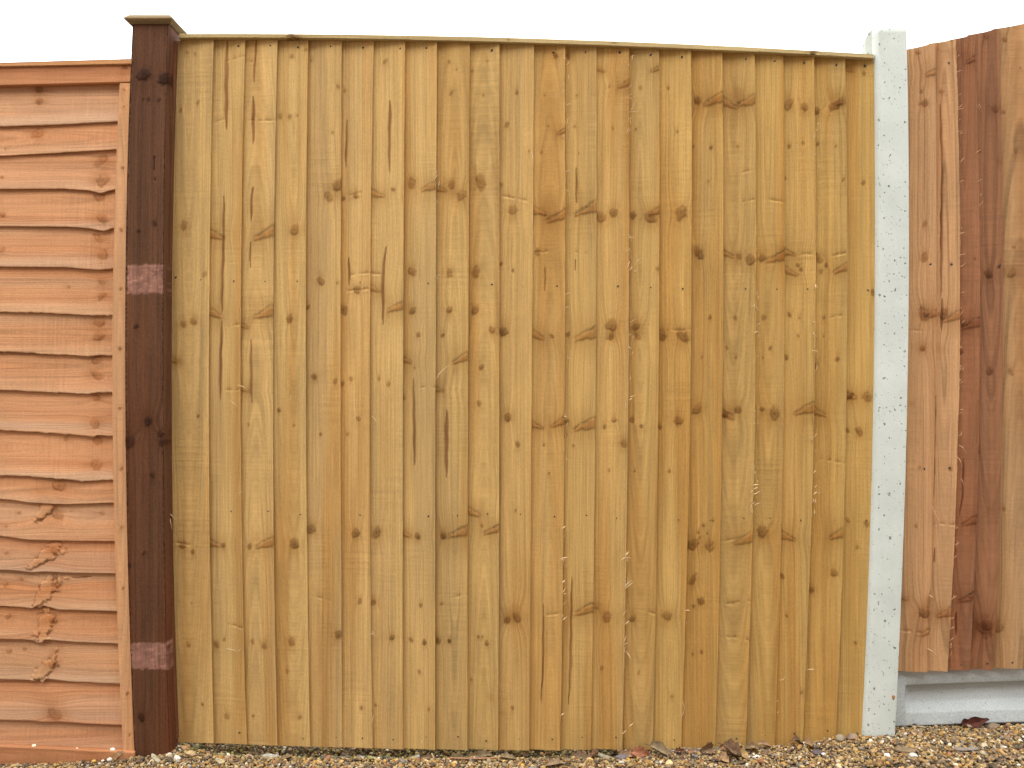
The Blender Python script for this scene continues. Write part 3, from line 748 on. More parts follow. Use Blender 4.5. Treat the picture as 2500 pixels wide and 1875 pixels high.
    nail(EDGE[0](677) + 13, 677, -0.004, bp); nail(EDGE[0](1241) + 14, 1241, -0.004, bp); nail(EDGE[0](1789) + 10, 1789, -0.004, bp); nail(EDGE[0](112) + 27, 114, -0.006, bp)
    # capping rail nailed along the top
    mb = MB()
    Yc = -0.0215
    st = np.linspace(float(PX(436, Yc)), float(PX(2133, Yc)), 620)
    px = 1250 + st * FPX / (D0 + Yc)
    timber(mb, 0, st, PZ(CAP_LO(px), Yc), PZ(CAP_HI(px), Yc), Yc, 0.012, 301, CAPP, [(709, 88, 9, 'd'), (722, 92, 7, 'o'), (1985, 126, 8, 'd'), (1240, 96, 4, 'p'), (1500, 102, 5, 'p')], bev=0.0018, nfront=8, warp=0.0004)
    mb.build('capping_rail', M_PINE, root)
    # two rails on the far side that the boards are nailed to
    for py in (690, 1260):
        mb = MB()
        st = np.linspace(float(PX(436, 0.0)), float(PX(2128, 0.0)), 60)
        z = float(PZ(py, 0.03))
        timber(mb, 0, st, z - 0.03, z + 0.03, 0.006, 0.045, 320 + py, PINE, nfront=4)
        mb.build('back_rail', M_PINE, root)
build_centre()

# ------------------------------------------------------------------ dark stained wooden post with its cap
PL = fit([(62, 322), (250, 314), (400, 309), (560, 306), (900, 304.5), (1250, 308), (1500, 313), (1800, 325)], 3)
PR = fit([(60, 412), (300, 409), (560, 402), (900, 401), (1250, 404), (1500, 408), (1835, 417)], 3)
YP = -0.055
def build_post():
    cx = float(PX(366, YP))
    root = empty('wooden_post', (cx, 0.0, 0.0))
    tag(root, 'dark red brown stained square timber post with flat cap and two pale patches', 'fence post')
    mb = MB()
    ztop = float(PZ(52, YP)); st = np.linspace(-0.02, ztop, 640)
    py = pyz(st, YP)
    kn = [(351, 180, 16, 'd'), (400, 192, 14, 'd'), (362, 243, 5, 'd'), (349, 243, 3, 'd'), (388, 243, 5, 'd'), (378, 546, 5, 'd'), (339, 563, 6, 'o'), (332, 797, 6, 'd'), (361, 1027, 11, 'd'), (361, 1030, 17, 'h'),
          (314, 1077, 15, 'd'), (392, 1057, 8, 'o'), (396, 1081, 8, 'd'), (316, 1381, 6, 'd'), (345, 1750, 9, 'd'), (352, 1350, 5, 'p'), (372, 1160, 6, 'p'), (355, 682, (43, 35), 'P'), (363, 1601, (47, 32), 'P'), (375, 664, 7, 'o'), (370, 1598, 6, 'd')]
    timber(mb, 2, st, PX(PL(py), YP), PX(PR(py), YP), YP, 0.042, 401, POST, kn, [([(376, 380), (378, 440)], 1.5)], bev=0.0045, nfront=34, Yk=YP, cath=0.0, knotcol=(0.30, 0.26, 0.26))
    mb.build('post_shaft', M_POST, root)
    mb = MB()
    yb = -0.018
    st = np.linspace(float(PZ(1804, yb)), float(PZ(102, yb)), 420)
    py = pyz(st, yb)
    hi = fit([(100, 431), (840, 414.0), (1800, 433)])
    timber(mb, 2, st, PX(PR(py) - 8, yb), PX(hi(py), yb) - 0.0008, yb, 0.01, 402, [q * 1.25 for q in POST], (), (), bev=0.0015, nfront=6, Yk=yb)
    mb.build('side_batten', M_POST, root)
    # cap: bevelled above and below its widest line
    mb = MB()
    z0 = float(PZ(54.5, YP - 0.012)); h = 0.0125
    loops = []
    def sq(hx, yf, yb_, z, n=14):
        P = []
        for a_, b_ in (((-hx, yf), (hx, yf)), ((hx, yf), (hx, yb_)), ((hx, yb_), (-hx, yb_)), ((-hx, yb_), (-hx, yf))):
            for i in range(n):
                t = i / n
                P.append((cx + a_[0] + (b_[0] - a_[0]) * t, a_[1] + (b_[1] - a_[1]) * t, z))
        return P
    prof = [(0.049, 0.0, -0.0005), (0.0525, 0.0, 0.0), (0.061, 0.0, 0.008), (0.0622, 0.0, 0.0105), (0.0615, 0, 0.013), (0.052, 0, 0.0225), (0.049, 0, 0.0235), (0.03, 0, 0.024), (0.005, 0, 0.0242)]
    for hx, _, dz in prof:
        d = hx - 0.049
        loops.append(sq(hx, YP + 0.0 - d, 0.042 + d, z0 + dz) if hx >= 0.049 else sq(hx, -0.0065 - hx, -0.0065 + hx, z0 + dz))
    V = np.array(loops); nl, nn = V.shape[:2]
    P = V.reshape(-1, 3)
    jit = 0.0008 * (fbm(P[:, 0] * 120, P[:, 1] * 120 + P[:, 2] * 90, 12, 2) - 0.5)
    P = P + jit[:, None]
    c, gc, push = wood(P, 0, 403, [], [], [q * np.array([0.54, 0.50, 0.58]) for q in CAPP], Yk=YP)
    mb.add(P, grid_faces(nl, nn, True), None, tint=c, gc=gc)
    mb.build('post_cap', M_PINE, root, smooth=False)
build_post()

# ------------------------------------------------------------------ orange waney lap panel
def build_lap():
    xpost = float(PX(304.5, YP))
    root = empty('lap_panel', (xpost - 0.9, -0.03, 0))
    tag(root, 'orange stained panel of horizontal overlapping wavy edged slats left of the dark wooden post', 'fence panel', 'fence panels')
    BE = [[(0, 308), (130, 304), (285, 296)], [(0, 380), (150, 372), (283, 364)], [(0, 461), (150, 460), (215, 464), (245, 472), (258, 467), (282, 461)],
          [(0, 552), (160, 553), (215, 557), (253, 564), (268, 558), (280, 555)], [(0, 650), (160, 652), (240, 659), (276, 655)], [(0, 761), (90, 762), (180, 767), (220, 770), (273, 768)],
          [(0, 858), (80, 861), (210, 869), (235, 866), (272, 868)], [(0, 952), (120, 956), (215, 962), (240, 957), (272, 958)], [(0, 1050), (120, 1056), (225, 1065), (245, 1061), (274, 1063)],
          [(0, 1160), (80, 1164), (160, 1170), (220, 1175), (240, 1171), (275, 1172)], [(0, 1218), (40, 1222), (70, 1227), (160, 1231), (277, 1227)], [(0, 1308), (35, 1313), (65, 1318), (150, 1320), (280, 1321)],
          [(0, 1391), (40, 1393), (75, 1397), (110, 1395), (180, 1399), (282, 1400)], [(0, 1479), (50, 1482), (78, 1485), (88, 1478), (93, 1486), (102, 1477), (140, 1488), (284, 1492)],
          [(0, 1560), (50, 1561), (82, 1563), (88, 1569), (99, 1571), (108, 1561), (180, 1567), (288, 1571)], [(0, 1658), (60, 1660), (88, 1662), (95, 1655), (100, 1668), (105, 1667), (108, 1657), (180, 1664), (290, 1669)],
          [(0, 1758), (70, 1759), (110, 1763), (145, 1762), (200, 1766), (297, 1770)], [(0, 1832), (150, 1836), (300, 1842)]]
    LK = [(95, 218, 10, 'o'), (95, 247, 8, 'd'), (92, 326, 11, 'o'), (245, 392, 11, 'o'), (253, 440, 14, 'o'), (244, 481, 10, 'o'), (250, 533, 12, 'o'), (240, 582, 9, 'o'), (250, 623, 12, 'o'), (245, 684, 9, 'h'), (247, 690, 6, 'o'),
          (250, 721, 8, 'o'), (240, 786, 10, 'o'), (240, 822, 12, 'o'), (237, 878, 9, 'o'), (236, 915, 11, 'o'), (234, 970, 9, 'h'), (234, 972, 7, 'o'), (232, 1033, 11, 'o'), (236, 1076, 10, 'o'), (236, 1136, 11, 'o'), (145, 1186, 13, 'o'), (100, 1195, 14, 'h'),
          (110, 1246, 17, 'g'), (139, 1255, 13, 'o'), (247, 1253, 6, 'p'), (110, 1358, 17, 'g'), (132, 1345, 7, 'o'), (110, 1448, 18, 'g'), (133, 1425, 7, 'o'), (110, 1535, 17, 'g'), (131, 1516, 8, 'o'), (108, 1636, 17, 'g'), (133, 1622, 9, 'o'), (135, 1742, 13, 'o'), (120, 1725, 16, 'h'),
          (6, 524, 7, 'o'), (5, 611, 6, 'o'), (6, 432, 5, 'o'), (15, 362, 4, 's'), (140, 1585, 10, 'h'), (20, 1590, 6, 'o'), (60, 1585, 5, 'p'), (15, 1285, 4, 'p'), (14, 1350, 5, 'o'), (16, 1428, 5, 'o'), (52, 1413, 5, 'o'), (168, 700, 4, 'p'), (160, 1072, 5, 'o'), (46, 1252, 4, 'd'), (18, 1506, 6, 'o'), (285, 1580, 5, 'h')]
    mb = MB()
    xs_in = np.linspace(float(PX(-12, -0.04)), xpost - 0.006, 150)
    xs_out = np.linspace(xpost - 1.80, xs_in[0], 150)[:-1]
    xs = np.concatenate([xs_out, xs_in]); nx = len(xs)
    px = 1250 + xs * FPX / (D0 - 0.045)
    prev = np.interp(px, [0, 300], [196, 190]) + 0.0
    for i, b in enumerate(BE):
        b = np.array(b, float)
        yb = np.interp(px, b[:, 0], b[:, 1])
        w_ = np.array([1, 2, 3, 2, 1.0]); w_ /= w_.sum()
        sm = np.convolve(np.pad(yb, 2, mode='edge'), w_, 'valid')
        off = np.minimum(px, 0)
        sm = sm + (b[1, 1] - b[0, 1]) / max(b[1, 0], 1) * off * 0.2 + 9 * (fbm(px / 160.0, np.full(nx, i * 2.3), 71, 2) - 0.5) * sst(0, -120, px)
        sm = sm + 1.6 * (fbm(px / 9.0, np.full(nx, i * 5.1), 72, 2) - 0.5) * (1.9 if 4 < i < 10 else 0.7) + (1.5 * sst(0.6, 0.8, vn(px / 22.0, np.full(nx, i * 1.9), 74)) if 4 < i < 10 else 0)
        yt = prev - 20
        nr = 40
        yf_b, yf_t = -0.0425, -0.0325
        t = np.linspace(0, 1, nr)
        rows = []
        for q in t:
            yp = yt + (sm - yt) * q
            Y = yf_t + (yf_b - yf_t) * q + 0.0012 * (fbm(px / 120.0 + i * 7, np.full(nx, q * 1.5), 73, 2) - 0.5)
            rows.append(np.stack([xs, Y, PZ(yp, Y)], 1))
        last = rows[-1]
        r1 = last.copy(); r1[:, 2] -= 0.0006; r1[:, 1] += 0.0006
        r2 = last.copy(); r2[:, 2] -= 0.0008; r2[:, 1] += 0.0065
        r3 = rows[0].copy(); r3[:, 1] += 0.004
        V = np.stack(rows + [r1, r2, r3]); n0 = len(rows)
        P = V.reshape(-1, 3)
        lo, hi = prev - 4, sm
        ks = [q for q in LK if np.interp(q[0], px, prev) - 3 <= q[1] < np.interp(q[0], px, sm) - 2]
        sp = [([(170, 1411), (195, 1410), (222, 1409)], 4)] if i == 13 else []
        c, gc, push = wood(P, 0, 500 + i, ks, sp, LAPP, Yk=-0.039, cath=0.75, knotcol=(0.84, 0.70, 0.56))
        fr = np.zeros((len(V), nx)); fr[:n0] = 1
        P = P.copy(); P[:, 1] += push * fr.ravel()
        ed = np.zeros((len(V), nx)); ed[n0 - 15:n0 + 1] = np.concatenate([sst(0, 1, np.linspace(0, 1, 15)), [1]])[:, None]
        pale = (0.6 + 0.8 * fbm(P[:, 0] * 4, np.full(len(P), i * 3.0), 81, 2)) * ed.ravel()
        c = c * (1 + pale[:, None] * np.array([0.04, 0.18, 0.36]))
        mb.add(P, grid_faces(len(V), nx, False), None, tint=c, gc=gc)
        prev = sm
    mb.build('slat_panel', M_LAP, root)
    # frame
    def rail(name, y_hi, y_lo, Yf, Yb, pal, bid, kn=()):
        mb = MB()
        st = np.concatenate([np.linspace(xpost - 1.82, float(PX(-12, Yf)), 80)[:-1], np.linspace(float(PX(-12, Yf)), float(PX(PL(0.5 * (y_hi[1] + y_lo[1])), YP)) + 0.004, 150)])
        px = 1250 + st * FPX / (D0 + Yf)
        timber(mb, 0, st, PZ(np.interp(px, [-1, 0, 310], [y_lo[0], y_lo[0], y_lo[1]]), Yf), PZ(np.interp(px, [-1, 0, 310], [y_hi[0], y_hi[0], y_hi[1]]), Yf), Yf, Yb, bid, pal, kn, bev=0.0025, nfront=14, Yk=Yf, cath=0.8)
        mb.build(name, M_LAP, root)
    rail('top_capping', (152, 143), (163.5, 157), -0.058, -0.015, LAPB, 551)
    rail('top_rail', (164.3, 157.8), (209, 201), -0.053, -0.026, LAPR, 552, [(300, 180, 9, 'h'), (306, 165, 6, 'd')])
    rail('bottom_rail', (1822, 1836), (1868, 1872), -0.062, -0.030, LAPR, 553, [(230, 1850, 14, 'h')])
    mb = MB()
    Yb = -0.0515
    st = np.linspace(float(PZ(1835, Yb)), float(PZ(203, Yb)), 520)
    py = pyz(st, Yb)
    lo = fit([(205, 291), (300, 287), (450, 282), (600, 277), (800, 273), (1000, 273), (1150, 276), (1330, 281), (1500, 285), (1650, 290), (1830, 300)], 3)
    timber(mb, 2, st, PX(lo(py), Yb), PX(PL(py), YP) + 0.004, Yb, -0.0285, 554, LAPB, [(300, 410, 4, 'd'), (296, 560, 5, 'o'), (295, 705, 4, 'd'), (293, 850, 4, 'd'), (293, 998, 4, 'd'), (296, 1145, 5, 'd'), (297, 1287, 4, 'p'), (301, 1435, 4, 'd'), (304, 220, 3, 'd'), (303, 260, 3, 'd'), (310, 1694, 4, 'd'), (316, 1794, 3, 'd')], bev=0.002, nfront=12, Yk=Yb)
    mb.build('side_batten', M_LAP, root)
    mb = MB()
    st = np.linspace(float(PZ(1835, Yb)), float(PZ(203, Yb)), 100)
    timber(mb, 2, st, np.full(100, xpost - 1.815), np.full(100, xpost - 1.78), Yb, -0.0285, 555, LAPB, bev=0.002, nfront=5)
    mb.build('side_batten', M_LAP, root)
build_lap()

# ------------------------------------------------------------------ white concrete slotted post
def build_white_post():
    YW = -0.032
    L = fit([(70, 2140), (400, 2142), (600, 2143.5), (900, 2141), (1130, 2136), (1300, 2130.5), (1500, 2124), (1790, 2111)], 3)
    R = fit([(70, 2214), (250, 2218), (400, 2220), (650, 2220), (900, 2218.5), (1150, 2212), (1300, 2206.5), (1475, 2201), (1640, 2195), (1785, 2186)], 3)
    root = empty('concrete_post', (float(PX(2170, YW)), 0.0, 0.05))
    tag(root, 'pale whitish concrete fence post speckled with small holes and pointed top', 'fence post')
    ztop = float(PZ(69, YW))
    st = np.concatenate([[-0.03, 0.0], np.linspace(0.03, ztop, 160)])
    py = np.clip(pyz(st, YW), 60, 1800)
    xl = PX(L(py), YW); xr = PX(R(py), YW)
    sec = [('l', 0.0066, -0.0322), ('l', 0.014, -0.0325), ('r', -0.012, -0.0325), ('r', -0.0035, -0.032), ('r', -0.0012, -0.0308), ('r', 0, -0.0285), ('r', 0, 0.000), ('r', -0.002, 0.003), ('r', -0.021, 0.006), ('r', -0.021, 0.046), ('r', -0.002, 0.049), ('r', 0, 0.052),
           ('r', 0, 0.070), ('r', -0.005, 0.074), ('l', 0.005, 0.074), ('l', 0, 0.070), ('l', 0, 0.052), ('l', 0.002, 0.049), ('l', 0.021, 0.046), ('l', 0.021, 0.006), ('l', 0.002, 0.003), ('l', 0, 0.000), ('l', 0.0, -0.018), ('l', 0.0008, -0.0215), ('l', 0.0042, -0.0300)]
    ns, nc = len(st), len(sec)
    V = np.zeros((ns, nc, 3))
    for j, (s, o, y) in enumerate(sec):
        V[:, j, 0] = (xl if s == 'l' else xr) + o
        V[:, j, 1] = y
        V[:, j, 2] = st
    V[:, :, 0] += 0.0006 * (fbm(st * 30, np.arange(ns) * 0 + 3.3, 4, 3) - 0.5)[:, None]
    top = V[-1]
    cxy = np.array([0.5 * (xl[-1] + xr[-1]), 0.021])
    loops = [V]
    for s, dz in ((0.975, 0.0012), (0.93, 0.006), (0.72, 0.0205), (0.66, 0.0222), (0.02, 0.0226)):
        q = top.copy(); q[:, :2] = cxy + (q[:, :2] - cxy) * s; q[:, 2] = ztop + dz
        loops.append(q[None])
    V = np.concatenate(loops)
    mb = MB(); mb.add(V, grid_faces(len(V), nc, True))
    mb.build('post_shaft', M_WHITE, root)
    # rust stain where a bit of wire shows through
    mb = MB()
    n = 12; a_ = np.arange(n) * 2 * math.pi / n
    cx_, cz_ = float(PX(2181, YW)), float(PZ(1703, YW))
    ring = lambda s, y: np.stack([cx_ + s * 0.0042 * np.cos(a_) * (1 + 0.2 * np.sin(3 * a_)), np.full(n, y), cz_ + s * 0.0065 * np.sin(a_)], 1)
    Vv = np.concatenate([ring(1, -0.0324), ring(0.7, -0.0335), ring(0.15, -0.0338)])
    mb.add(Vv, grid_faces(3, n, True))
    mb.build('rust_spot', mat_plain('rust', (0.34, 0.17, 0.045), 0.9, 600, 0.5), root)
build_white_post()

# ------------------------------------------------------------------ brown panel with a swept top, on its concrete gravel board
RE = [((95, 2214), (600, 2219), (1000, 2216), (1640, 2194)), ((103, 2282), (700, 2289), (1250, 2276), (1640, 2267)), ((95, 2334), (600, 2344), (1000, 2341), (1500, 2322), (1640, 2313)),
      ((82, 2380), (600, 2392), (1000, 2391), (1500, 2378), (1637, 2367)), ((68, 2439), (600, 2449), (1000, 2447), (1500, 2432), (1637, 2424)), ((50, 2518), (600, 2527), (1000, 2524), (1500, 2506), (1632, 2494))]
RK = [(2249, 225, 5, 'd'), (2256, 252, 7, 'd'), (2246, 254, 4, 'o'), (2300, 222, 5, 'o'), (2275, 181, 11, 'R'), (2370, 149, 8, 'R'), (2427, 266, 8, 'o'), (2452, 272, 5, 'o'), (2455, 95, 6, 'o'), (2409, 89, 6, 'o'), (2395, 367, 4, 'd'), (2436, 394, 6, 'h'), (2480, 369, 5, 'o'), (2240, 127, 6, 'o'), (2290, 118, 8, 'h'), (2325, 128, 9, 'h'), (2350, 132, 8, 'h'),
      (2257, 546, 6, 'o'), (2258, 630, 8, 'o'), (2415, 669, 10, 'd'), (2469, 669, 10, 'o'), (2256, 769, 12, 'd'), (2275, 772, 14, 's'), (2278, 768, 12, 'R'), (2303, 766, 10, 'd'), (2322, 778, 12, 'R'), (2372, 794, 14, 'R'), (2349, 790, 8, 'L'), (2250, 848, 12, 'h'), (2252, 850, 7, 'o'), (2294, 851, 11, 'h'), (2347, 857, 6, 'd'), (2417, 905, 7, 'o'), (2468, 907, 6, 'd'), (2476, 603, 4, 'o'), (2230, 806, 13, 's'),
      (2319, 1145, 4, 'd'), (2393, 1104, 3, 'd'), (2415, 1245, 6, 'h'), (2453, 1244, 5, 'o'), (2306, 1280, 14, 's'), (2366, 1275, 11, 'R'), (2208, 1463, 6, 'L'), (2257, 1497, 12, 'o'), (2255, 1490, 14, 'h'), (2297, 1500, 12, 'h'), (2300, 1502, 9, 'R'), (2354, 1457, 13, 's'), (2355, 1463, 10, 'R'), (2405, 1528, 26, 'h'), (2406, 1528, 17, 'p'), (2404, 1529, 9, 'o'), (2438, 1533, 12, 'o'), (2230, 1542, 16, 's'), (2260, 1545, 10, 'R'), (2378, 632, 3, 'd'), (2440, 648, 3, 'd'), (2321, 645, 3, 'd'), (2245, 1140, 3, 'p'), (2237, 1285, 4, 'o'), (2226, 985, 5, 'h')]
RS = {1: [([(2297, 244), (2302, 411), (2300, 522), (2300, 640), (2300, 726)], 5), ([(2302, 728), (2300, 770), (2300, 806)], 4), ([(2287, 960), (2283, 1040), (2281, 1158), (2279, 1232)], 4.5), ([(2283, 1340), (2283, 1376)], 4), ([(2269, 1515), (2268, 1554)], 4)],
      2: [([(2353, 1120), (2351, 1206), (2344, 1262)], 4), ([(2336, 1495), (2334, 1552)], 4)]}
TOPR = lambda px: np.interp(px, [2214, 2281, 2334, 2381, 2439, 2500, 2700, 3000, 3500, 4000], [121, 104, 94, 82.5, 69, 57, 22, -15, -35, -30])
BOTR = lambda px: np.interp(px, [2190, 2320, 2400, 2500, 4000], [1641, 1638, 1635, 1631, 1600])
RP = [[(0.43, 0.24, 0.113), (0.39, 0.195, 0.082), (0.405, 0.24, 0.12)], [(0.435, 0.25, 0.118), (0.385, 0.20, 0.086), (0.41, 0.245, 0.125)], [(0.245, 0.110, 0.052), (0.215, 0.085, 0.036), (0.23, 0.112, 0.058)],
      [(0.25, 0.115, 0.055), (0.215, 0.088, 0.037), (0.24, 0.12, 0.063)], [(0.38, 0.222, 0.100), (0.335, 0.175, 0.072), (0.36, 0.222, 0.112)], [(0.36, 0.20, 0.09), (0.31, 0.16, 0.07), (0.35, 0.21, 0.11)]]
def build_right():
    root = empty('fence_panel', (float(PX(2700, 0.01)), 0.01, 0.2))
    tag(root, 'reddish brown vertical board panel with rising curved top right of the white concrete post', 'fence panel', 'fence panels')
    edges = [fit(p) for p in RE]
    while len(edges) < 22:
        p0 = RE[-1]; k = len(edges) - 5
        edges.append(fit([(y, x + 80 * k) for y, x in p0]))
    mb = MB(); surf = []
    y0, step = 0.011, 0.0115
    for k in range(len(edges) - 1):
        el, er = edges[k], edges[k + 1]
        pal = [np.array(c) for c in RP[min(k, 4) if k < 5 else (k * 7) % 6]]
        ks = [q for q in RK if el(q[1]) - 1 <= q[0] < er(q[1]) - 1]
        a_, b_ = el(90), er(90)
        ztl = float(PZ(TOPR(a_) + 1.5, y0)); ztr = float(PZ(TOPR(b_) + 0.5, y0 - step))
        zb = float(PZ(BOTR(0.5 * (a_ + b_)), y0 - 0.006)) + 0.001 * (random.random() - 0.5)
        far = k > 5
        ys = feather(mb, k, el, er, zb, ztl, ztr, y0, step, 0.010, pal, ks, RS.get(k, []), nf=12 if far else 36, dz=0.012 if far else 0.0028, bid=600 + k, knotcol=(0.72, 0.60, 0.50), fuzz=0.0012 if k in (1, 2) else 0.0006)
        surf.append(ys)
    rs = np.random.default_rng(9)
    pale = np.array([0.50, 0.30, 0.16])
    K = D0 / FPX
    for (k, ya, yb, n) in ((2, 100, 700, 16), (2, 700, 1100, 14), (2, 1270, 1600, 14), (3, 150, 500, 6)):
        for i in range(n):
            py = ya + (yb - ya) * rs.random(); px = edges[k](py) + rs.normal(2, 2)
            ang = rs.normal(1.2, 0.5); L = (6 + 12 * rs.random() ** 2)
            pts = [(float(PX(px + math.cos(ang) * L * s + 2 * math.sin(3 * s), 0)), float(PZ(py - math.sin(ang) * L * s, 0))) for s in np.linspace(-.5, .5, 5)]
            splinter(mb, pts, (1.2 + 1.2 * rs.random()) * K, pale, -0.003)
    for (px, py, L, ang, wd) in ((2284, 1268, 68, -1.28, 3.2), (2349, 1098, 32, -0.85, 3), (2341, 1128, 28, -1.15, 2.6), (2272, 1460, 22, -0.95, 4.5), (2272, 1592, 34, -0.70, 4.5), (2347, 1178, 22, -1.2, 2)):
        pts = [(float(PX(px + math.cos(ang) * L * s, 0)), float(PZ(py - math.sin(ang) * L * s - 3 * math.sin(math.pi * (s + .5)), 0))) for s in np.linspace(-.5, .5, 6)]
        splinter(mb, pts, wd * K, pale * 1.1, -0.004)
    bp = mb.build('board_panel', M_CEDAR, root)
    for (px, py, k) in ((2269, 150, 0), (2317, 153, 1), (2367, 153, 2), (2491, 165, 4), (2272, 645, 0), (2324, 645, 1), (2374, 643, 2), (2439, 650, 3), (2257, 1145, 0), (2318, 1142, 1), (2238, 1619, 0), (2347, 1623, 2), (2411, 1620, 3), (2472, 1618, 4)):
        er, el = edges[k + 1], edges[k]
        f = (px - el(py)) / (er(py) - el(py))
        nail(px, py, y0 + (surf[k] - y0) * min(max(f, 0), 1) - 0.0008, bp)

    # concrete gravel board
    Yg = 0.020
    root2 = empty('gravel_board', (float(PX(2700, Yg)), 0.035, 0.06))
    tag(root2, 'grey concrete gravel board with sunken face under the reddish brown panel', 'gravel board')
    x0 = float(PX(2170, Yg)); x1 = x0 + 1.80
    zt = lambda x: float(PZ(BOTR(1250 + x * FPX / (D0 + Yg)), 0.005)) + 0.004
    def zz(x, py0, slope):   # pixel height at px 2187 plus the photo's gentle rise to the right
        px = 1250 + x * FPX / (D0 + Yg)
        return float(PZ(py0 - slope * (px - 2187), Yg))
    bm_v = []; nx = 60
    xin0, xin1 = float(PX(2211, Yg)), x1 - 0.03
    cols = [x0, x0 + 0.001] + [xin0 - 0.003, xin0, xin0 + 0.004] + list(np.linspace(xin0 + 0.02, xin1 - 0.02, nx)) + [xin1 - 0.004, xin1, x1]
    rows = [('b', 1775, 0.035, 0.055), ('b', 1774, 0.035, 0.0), ('f', 1771, 0.035, -0.001), ('f', 1768, 0.035, 0.0), ('f', 1744, 0.031, 0.0), ('f', 1740, 0.031, 0.0015), ('i', 1722, 0.030, 0.0155), ('i', 1715, 0.03, 0.0180), ('i', 1700, 0.03, 0.0185), ('i', 1683, 0.0365, 0.0180), ('i', 1680, 0.0365, 0.0165), ('f', 1674.5, 0.0375, 0.0020), ('f', 1672, 0.0375, 0.0), ('f', 1650, 0.036, 0.0), ('t', 1638, 0.036, 0.0), ('t', 1637, 0.036, 0.002), ('t', 1637, 0.036, 0.05)]
    V = np.zeros((len(rows), len(cols), 3))
    for i, (kd, py0, sl_, d) in enumerate(rows):
        for j, x in enumerate(cols):
            dd = d
            if j <= 2 or j >= len(cols) - 2:
                dd = 0.0 if kd in 'fi' else d
            elif j in (3, len(cols) - 3) and kd in 'fi': dd = d * 0.15
            V[i, j] = (x, Yg + dd, zz(x, py0, sl_))
    mb = MB(); mb.add(V, grid_faces(len(rows), len(cols)))
    mb.build('board_slab', M_GREYC, root2)
build_right()

# ------------------------------------------------------------------ the house added behind the camera to shade the low part of the fences
def build_unseen_house():
    root = empty('unseen_house', (0, -5.3, 0))
    tag(root, 'brick house with tiled roof, added behind the camera to shade the fences', 'unseen_house')
    m, nt, b = nodes('brick')
    tc = N(nt, 'ShaderNodeTexCoord')
    br = N(nt, 'ShaderNodeTexBrick', i_Scale=4.5)
    br.inputs['Color1'].default_value = (0.26, 0.13, 0.085, 1); br.inputs['Color2'].default_value = (0.20, 0.10, 0.07, 1); br.inputs['Mortar'].default_value = (0.34, 0.31, 0.27, 1)
    mp = N(nt, 'ShaderNodeMapping'); mp.inputs['Rotation'].default_value = (math.radians(90), 0, 0)
    nt.links.new(tc.outputs['Object'], mp.inputs[0]); nt.links.new(mp.outputs[0], br.inputs['Vector']); nt.links.new(br.outputs[0], b.inputs['Base Color'])
    b.inputs['Roughness'].default_value = 0.9
    def box(mb, x0, x1, y0, y1, z0, z1):
        V = [(x, y, z) for z in (z0, z1) for y in (y0, y1) for x in (x0, x1)]
        mb.add(V, [(0, 1, 5, 4), (1, 3, 7, 5), (3, 2, 6, 7), (2, 0, 4, 6), (4, 5, 7, 6), (1, 0, 2, 3)])
    mb = MB(); box(mb, -7, 7, -12.3, -5.3, -0.1, 5.8); mb.build('wall', m, root, smooth=False)
    mb = MB()
    mb.add([(-7.3, -4.9, 5.65), (7.3, -4.9, 5.65), (7.3, -8.8, 8.4), (-7.3, -8.8, 8.4), (-7.3, -12.7, 5.65), (7.3, -12.7, 5.65)], [(0, 1, 2, 3), (3, 2, 5, 4), (0, 4, 5, 1)], [(0, 3, 4), (1, 5, 2)])
    mb.build('roof', mat_plain('roof_tile', (0.14, 0.085, 0.065), 0.85, 8, 0.3), root, smooth=False)
    mf = mat_plain('white_frame', (0.7, 0.7, 0.68), 0.5, 10, 0.03); mg = mat_plain('window_glass', (0.03, 0.035, 0.04), 0.08, 2, 0.1, 0.0)
    for x, z in ((-4.6, 3.1), (0, 3.1), (4.6, 3.1), (-4.6, 0.9), (3.9, 0.9)):
        mb = MB()
        for a_ in ((x - .8, x - .72, z, z + 1.2), (x + .72, x + .8, z, z + 1.2), (x - .72, x + .72, z, z + .08), (x - .72, x + .72, z + 1.12, z + 1.2), (x - .04, x + .04, z + .08, z + 1.12)):
            box(mb, a_[0], a_[1], -5.297, -5.23, a_[2], a_[3])
        wn = mb.build('window', mf, root, smooth=False)
        mb = MB(); box(mb, x - .715, x + .715, -5.29, -5.27, z + .085, z + 1.115); mb.build('pane', mg, wn, smooth=False)
    mb = MB(); box(mb, -0.5, 0.5, -5.297, -5.24, 0.02, 2.1); mb.build('door', mat_plain('door_paint', (0.05, 0.10, 0.08), 0.4, 5, 0.05), root, smooth=False)
build_unseen_house()

# ------------------------------------------------------------------ loose gravel
def ico(sub):
    import bmesh
    bm = bmesh.new(); bmesh.ops.create_icosphere(bm, subdivisions=sub, radius=1.0)
    v = np.array([x.co[:] for x in bm.verts]); f = np.array([[q.index for q in p.verts] for p in bm.faces]); bm.free()
    return v, f

STONE_COL = np.array([(0.36, 0.245, 0.095), (0.44, 0.31, 0.125), (0.33, 0.19, 0.06), (0.42, 0.23, 0.055), (0.20, 0.13, 0.07), (0.13, 0.088, 0.052), (0.24, 0.18, 0.105), (0.54, 0.45, 0.29), (0.70, 0.65, 0.54),
                      (0.24, 0.225, 0.19), (0.28, 0.125, 0.06), (0.38, 0.24, 0.135), (0.07, 0.055, 0.042), (0.42, 0.31, 0.17)])
STONE_W = np.array([13, 11, 10, 8, 13, 13, 9, 4.5, 1.8, 3, 4, 5, 6, 6.0]); STONE_W /= STONE_W.sum()

